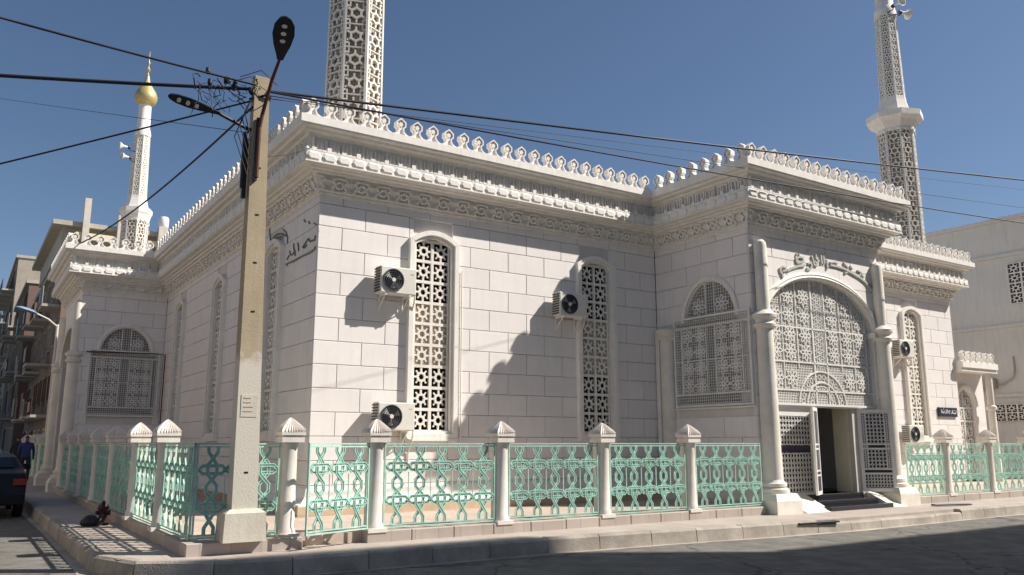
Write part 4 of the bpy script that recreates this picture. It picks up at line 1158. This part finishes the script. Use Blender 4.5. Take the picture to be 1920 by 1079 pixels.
# ------------------------------------------------------------------ roof structure and houses behind, down the side street
def block(label, x0, x1, y0, y1, h, wallm, seed, floors, bal=True, name='apartment_building'):
    r = random.Random(seed); b = thing(name, label, 'building', (x0, y0, 0))
    W_, D_ = x1 - x0, y1 - y0
    MB().box(0, W_, 0, D_, ROADZ, h).build('wall', wallm, b)
    MB().box(-.2, W_, -.1, D_ + .1, h, h + .25).build('roof_edge', 'concrete', b)
    fh = h / floors; nb = max(2, int(D_ / 3.0))
    for f in range(floors):
        for k in range(nb):
            yc = D_ * (k + .5) / nb; z0 = fh * f + .9
            w = node('window', b, (0, yc, z0), LEFT)
            MB().box(-.6, .6, -.03, .0, 0, fh - 1.5).build('pane', 'win_dark', w)
            MB().ribbon([(-.6, 0), (.6, 0), (.6, fh - 1.5), (-.6, fh - 1.5)], .1, -.1, .0, True).build('window_frame', r.choice(['concrete', 'shutter', 'apt_c']), w)
            if f and bal and r.random() < .8:
                q = node('balcony', b, (0, yc, fh * f), LEFT); d = r.uniform(.7, 1.15)
                MB().box(-1.2, 1.2, -d, 0, 0, .14).build('slab', 'concrete', q)
                m = MB()
                for i in range(13): m.box(-1.2 + .2 * i - .015, -1.2 + .2 * i + .015, -d, -d + .03, .14, 1.0)
                m.box(-1.2, 1.2, -d - .01, -d + .04, 1.0, 1.06); m.build('balustrade', r.choice(['shutter', 'rust', 'dark', 'concrete']), q)
                if r.random() < .8: MB().box(-1.1, .4, -d - .02, -d + .0, .3, r.uniform(.8, 1.6)).build('hung_cloth', r.choice(['apt_b', 'tarp', 'plaque', 'apt_c']), q)
    return b
B1 = block('brown apartment house with cluttered balconies and unfinished concrete top beyond the mosque', 3.95, 16, 49, 68, 11.6, 'apt_a', 1, 4)
# unfinished top storey
MB().box(-.3, 12.0, .3, 14, 11.85, 13.05).build('top_storey_wall', 'concrete', B1)
MB().box(-.8, 12.2, -.3, 14.4, 13.05, 13.3).build('top_slab', 'concrete', B1)
for x, z in ((.75, 14.6), (2.45, 13.9), (6.25, 14.0)):
    MB().box(x - .16, x + .16, -.6, -.28, 11.85, z).build('concrete_column', 'pole_lower', B1)
MB().box(.3, 2.8, -.5, -.3, 12.35, 12.7).build('beam', 'cream', B1); MB().box(3.9, 8.0, -.5, -.3, 12.4, 12.7).build('beam', 'cream', B1)
block('dark brown brick apartment block further down the side street', 3.4, 14, 69.5, 86, 13.2, 'apt_b', 2, 4)
block('pale apartment block with stacked balconies at the end of the side street', 3.2, 14, 87.5, 112, 18.5, 'apt_c', 3, 6)
block('low reddish house closing the far end of the side street', 2.6, 12, 113.5, 150, 13.0, 'apt_b', 4, 4)
TANK = onY(306, 428, 48.6)
tk = thing('water_tank', 'white cylindrical water tank on the roof behind the mosque parapet', 'water tank', TANK)
MB().lathe([(.26, 0), (.28, .03), (.28, .5), (.22, .62), (.08, .66)], 20).build('tank_body', 'tank', tk, smooth=R(40))
MB().box(-.26, .22, -.3, .3, -3.2, 0).build('tank_support', 'pole_lower', tk)
tp = MB(); vs = []
for i in range(9):
    for k in range(4): vs.append((i * .26, k * .5, .22 * math.sin(i * .8) * .4 + .28 * (1 - (k / 3)) + (i % 3) * .05))
tp.add(vs, [(i * 4 + k, i * 4 + k + 1, i * 4 + k + 5, i * 4 + k + 4) for i in range(8) for k in range(3)])
o = tp.build('tarpaulin', 'tarp', None, TANK + Vector((.5, .1, -.05))); md = o.modifiers.new('solid', 'SOLIDIFY'); md.thickness = .02
tag(o, 'green tarpaulin sheet beside the rooftop water tank', 'tarpaulin')
# side-street lamp with blue-grey head on the mosque portal
sp = thing('street_lamp', 'blue-grey street lamp on a wall arm beyond the side portal', 'street lamp', (2.85, 36.0, 6.0))
MB().tube([(0, 0, 0), (-.35, -.2, .25), (-.8, -.4, .42)], .03, 6).build('arm', 'post', sp)
m = MB().lathe([(.0, .10), (.08, .09), (.13, .04), (.14, 0), (.10, -.03), (0, -.05)], 12, cap=False); m.v = [(x * 3.0, y, z) for x, y, z in m.v]
m.xf(Matrix.Translation((-1.1, -.5, .48)) @ Matrix.Rotation(R(24), 4, 'Z') @ Matrix.Rotation(R(12), 4, 'Y')); m.build('lamp_head', 'blue_grey', sp, smooth=R(60))
MB().tube([(0, 0, -6), (0, 0, .1)], [.07, .05], 8).build('lamp_post', 'post', sp)
# ------------------------------------------------------------------ street opposite (behind the camera), casts the shade over the road
def opposite(label, x0, x1, y1, h, m):
    b = thing('town_house', label, 'building', (x0, y1, 0))
    W_ = x1 - x0
    MB().box(0, W_, -10, 0, ROADZ, h).build('wall', m, b)
    MB().box(-.1, W_ + .1, -10, .12, h, h + .2).build('roof_edge', 'concrete', b)
    n = int(W_ / 3); fl = int(h / 3.2)
    for f in range(fl):
        for k in range(n):
            w = node('window', b, (W_ * (k + .5) / n, 0, 1.0 + f * 3.2), math.pi)
            MB().box(-.55, .55, -.04, 0, 0, 1.4).build('pane', 'win_dark', w)
            MB().ribbon([(-.55, 0), (.55, 0), (.55, 1.4), (-.55, 1.4)], .1, -.08, 0, True).build('window_frame', 'tank', w)
OPP = -3.0
def hh(edge, z=0.0): return z + (edge - OPP) / (1 / 1.82)
opposite('tall pale house across the street from the utility pole', 6.0, 29.7, OPP, hh(10.95, WALK), 'rb_wall')
opposite('lower pale house across the street from the portal', 29.75, 52.0, OPP, hh(8.75, ROADZ), 'rb_wall')
opposite('pale house across the street facing the wing', 52.05, 75.0, OPP, hh(8.1, ROADZ), 'apt_c')
def side_bounce_house(label, y0, y1, h, m):  # unseen houses, added to bounce warm sunlight onto the mosque's left wall
    b = thing('town_house', label, 'building', (-6.5, y0, 0)); D_ = y1 - y0
    MB().box(-9, 0, 0, D_, ROADZ, h).build('wall', m, b)
    MB().box(-9.1, .12, -.05, D_ + .05, h, h + .2).build('roof_edge', 'concrete', b)
    n = int(D_ / 3); fl = int(h / 3.2)
    for f in range(fl):
        for k in range(n):
            w = node('window', b, (0, D_ * (k + .5) / n, 1.0 + f * 3.2), RIGHT)
            MB().box(-.5, .5, -.04, 0, 0, 1.4).build('pane', 'win_dark', w)
            MB().ribbon([(-.5, 0), (.5, 0), (.5, 1.4), (-.5, 1.4)], .1, -.08, 0, True).build('window_frame', 'tank', w)
side_bounce_house('unseen house added for bounce light across the side street from the railing corner', 9.0, 21.0, 9.2, 'side_bounce_wall')
side_bounce_house('unseen house added for bounce light across the side street from the parked car', 21.2, 36.0, 9.2, 'side_bounce_wall')
side_bounce_house('unseen house added for bounce light across the side street past the parked car', 36.2, 60.0, 9.2, 'side_bounce_wall')
# ------------------------------------------------------------------ car
car = thing('car', 'dark parked car seen from behind at the kerb of the side street', 'car', (.60, 22.0, ROADZ))
prof = [(0, .30), (-.02, .42), (.02, .62), (.06, .93), (.14, 1.00), (.55, 1.06), (.72, 1.10), (1.15, 1.34), (1.7, 1.42), (2.5, 1.38), (3.15, 1.06), (3.9, .92), (4.3, .78), (4.35, .45), (4.3, .28)]
def carw(z): return .84 if z < .5 else (.85 if z < 1.0 else .85 - (z - 1.0) * .52)
vs = []; n = len(prof)
for s in (-1, 1): vs += [(s * carw(z), y, z) for y, z in prof]
mb = MB(); mb.add(vs, [tuple(range(n)), tuple(range(2 * n - 1, n - 1, -1))] + [(i, (i + 1) % n, (i + 1) % n + n, i + n) for i in range(n)])
o = mb.build('body', 'car_paint', car); md = o.modifiers.new('bevel', 'BEVEL'); md.width = .06; md.segments = 3
MB().add([(-.62, .70, 1.12), (.62, .70, 1.12), (.55, 1.10, 1.335), (-.55, 1.10, 1.335), (-.62, .73, 1.10), (.62, .73, 1.10), (.55, 1.13, 1.32), (-.55, 1.13, 1.32)],
         [(0, 1, 2, 3), (4, 7, 6, 5), (0, 4, 5, 1), (1, 5, 6, 2), (2, 6, 7, 3), (3, 7, 4, 0)]).build('rear_window', 'car_glass', car)
for s in (-1, 1):
    MB().cbox(s * .72 - .13, s * .72 + .13, -.035, .1, .72, .88, .02).build('tail_light', 'tail', car)
    q = MB(); q.add([(s * .853, 1.0, 1.08), (s * .853, 2.9, 1.06), (s * .69, 2.35, 1.32), (s * .69, 1.35, 1.33), (s * .83, 1.0, 1.08), (s * .83, 2.9, 1.06), (s * .66, 2.35, 1.32), (s * .66, 1.35, 1.33)], [(0, 1, 2, 3), (7, 6, 5, 4), (0, 4, 5, 1), (1, 5, 6, 2), (2, 6, 7, 3), (3, 7, 4, 0)]); q.build('side_window', 'car_glass', car)
    for y in (.8, 3.45):
        w = node('wheel', car, (s * .76, y, .31))
        t = MB().lathe([(.2, -.1), (.29, -.1), (.315, -.06), (.315, .06), (.29, .1), (.2, .1)], 24); t.xf(Matrix.Rotation(R(90), 4, 'Y')); t.build('tyre', 'tyre', w, smooth=R(40))
        t = MB().lathe([(.19, -.105), (.2, -.09), (.2, .09), (.19, .105), (.05, .11)], 18); t.xf(Matrix.Rotation(R(90), 4, 'Y')); t.build('rim', 'rim', w, smooth=R(40))
    MB().cbox(s * .98 - .09, s * .98 + .09, 2.55, 2.65, 1.02, 1.16, .02).build('mirror', 'car_paint', car)
MB().cbox(-.82, .82, -.08, .12, .30, .52, .03).build('bumper', 'car_paint', car)
MB().cbox(-.26, .26, -.055, .0, .60, .71, .005).build('number_plate', 'tank', car)
# ------------------------------------------------------------------ people in the side street
def person_mat(name, bands):
    m = bpy.data.materials.new(name); m.use_nodes = True; n = m.node_tree.nodes; l = m.node_tree.links
    tc = n.new('ShaderNodeTexCoord'); sp_ = n.new('ShaderNodeSeparateXYZ'); l.new(tc.outputs['Object'], sp_.inputs[0])
    dv = n.new('ShaderNodeMath'); dv.operation = 'DIVIDE'; dv.inputs[1].default_value = 2.0; l.new(sp_.outputs[2], dv.inputs[0])
    cr_ = n.new('ShaderNodeValToRGB'); cr_.color_ramp.interpolation = 'CONSTANT'; l.new(dv.outputs[0], cr_.inputs[0])
    e = cr_.color_ramp.elements
    e[0].position = 0; e[0].color = (*bands[0][1], 1); e[1].position = bands[1][0] / 2; e[1].color = (*bands[1][1], 1)
    for z, c in bands[2:]:
        q = e.new(z / 2); q.color = (*c, 1)
    l.new(cr_.outputs[0], n['Principled BSDF'].inputs['Base Color']); n['Principled BSDF'].inputs['Roughness'].default_value = .8
    MATS[name] = m
def person(label, loc, rot, shirt, pants, stride=.18, swing=.2):
    nm = 'pm' + str(len(MATS))
    person_mat(nm, [(0, (.02, .018, .016)), (.07, pants), (.93, shirt), (1.47, (.22, .13, .09)), (1.63, (.015, .012, .01))])
    t = thing('person', label, 'person', loc, rot, 'people walking in the side street')
    V = [(0, 0, .95), (0, 0, 1.12), (0, .01, 1.32), (0, 0, 1.45), (0, -.01, 1.52), (0, -.02, 1.62), (0, -.02, 1.72),
         (.10, 0, .90), (.11, -stride * .5, .50), (.11, -stride * .7, .09), (.11, -stride * .7 - .14, .04),
         (-.10, 0, .90), (-.11, stride * .2, .50), (-.11, stride * .9, .12), (-.11, stride * .9 - .13, .05),
         (.19, 0, 1.40), (.25, swing * .3, 1.14), (.26, swing * .2 - .08, .90), (.26, swing * .2 - .12, .80),
         (-.19, 0, 1.40), (-.25, -swing * .3, 1.14), (-.26, -swing * .6, .92), (-.26, -swing * .7, .82)]
    E_ = [(0, 1), (1, 2), (2, 3), (3, 4), (4, 5), (5, 6), (0, 7), (7, 8), (8, 9), (9, 10), (0, 11), (11, 12), (12, 13), (13, 14), (2, 15), (15, 16), (16, 17), (17, 18), (2, 19), (19, 20), (20, 21), (21, 22)]
    Rr = [(.155, .11), (.15, .105), (.175, .115), (.08, .075), (.055, .055), (.08, .095), (.06, .07), (.095, .1), (.068, .07), (.045, .05), (.045, .03), (.095, .1), (.068, .07), (.045, .05), (.045, .03),
          (.07, .07), (.05, .05), (.036, .036), (.04, .025), (.07, .07), (.05, .05), (.036, .036), (.04, .025)]
    me = bpy.data.meshes.new('body'); me.from_pydata(V, E_, []); me.materials.append(MATS[nm])
    o = put('body', me, t); sk = o.modifiers.new('Skin', 'SKIN'); sk.use_smooth_shade = True
    for i, r_ in enumerate(Rr): me.skin_vertices[0].data[i].radius = r_
    me.skin_vertices[0].data[0].use_root = True
    sd = o.modifiers.new('Sub', 'SUBSURF'); sd.levels = 2; sd.render_levels = 2
    return t
person('person in a blue shirt and dark trousers walking on the pavement beside the parked car', (2.28, 36.5, WALK), R(180), (.03, .045, .16), (.016, .017, .025))
person('person in dark clothes walking ahead of the blue shirt', (2.35, 43.0, WALK), R(180), (.025, .02, .02), (.02, .018, .018), .14, .15)
person('person in a pale patterned shirt standing in the road past the car', (1.15, 33.5, ROADZ), R(170), (.40, .40, .46), (.03, .03, .04), .05, .05)
# ------------------------------------------------------------------ small things on the pavement
hy = thing('fire_hydrant', 'small dark red hydrant on the side pavement by the railing', 'hydrant', (2.36, 16.9, WALK))
MB().lathe([(.12, 0), (.12, .04), (.085, .06), (.08, .26), (.10, .28), (.095, .31), (.07, .36), (.03, .39), (.03, .42), (.0, .43)], 16).build('barrel', 'hyd', hy, smooth=R(40))
for s in (-1, 1):
    q = MB().lathe([(.04, 0), (.04, .04), (.048, .04), (.048, .06), (.02, .07)], 12); q.xf(Matrix.Translation((s * .06, 0, .21)) @ Matrix.Rotation(R(90) * s, 4, 'Y')); q.build('outlet', 'hyd', hy, smooth=R(40))
bg_ = MB(); rs = random.Random(3); vs = []
for k, (r, z) in enumerate(((.13, 0), (.17, .05), (.16, .12), (.10, .18), (.04, .2))):
    for i in range(12): vs.append((r * math.cos(i * .5236) * 1.1 * (1 + rs.uniform(-.1, .1)), r * math.sin(i * .5236) * .8, z + rs.uniform(-.01, .01)))
bg_.add(vs, [(k * 12 + i, k * 12 + (i + 1) % 12, k * 12 + 12 + (i + 1) % 12, k * 12 + 12 + i) for k in range(4) for i in range(12)] + [tuple(range(11, -1, -1)), tuple(range(48, 60))])
tag(bg_.build('bag', 'bag', None, (2.18, 16.75, WALK), 0, R(50)), 'dark plastic bag lying beside the small hydrant', 'bag')
# metal drain covers at the kerb by the portal
for lab, x, y, r_ in (('dark drain slot in the kerb in front of the portal pedestal', 13.75, 10.26, R(-4)), ('dark metal strip lying on the pavement right of the portal', 19.6, 10.9, R(-16))):
    o = MB().cbox(-.55, .55, -.06, .06, 0, .035, .005).build('drain_grate', 'dark', None, (x, y, WALK + (.018 if x > 15 else -.045)), r_); tag(o, lab, 'drain')
bpy.context.view_layer.update()
print('objects', len(bpy.data.objects), 'tris', sum(len(p.vertices) - 2 for me in bpy.data.meshes for p in me.polygons))
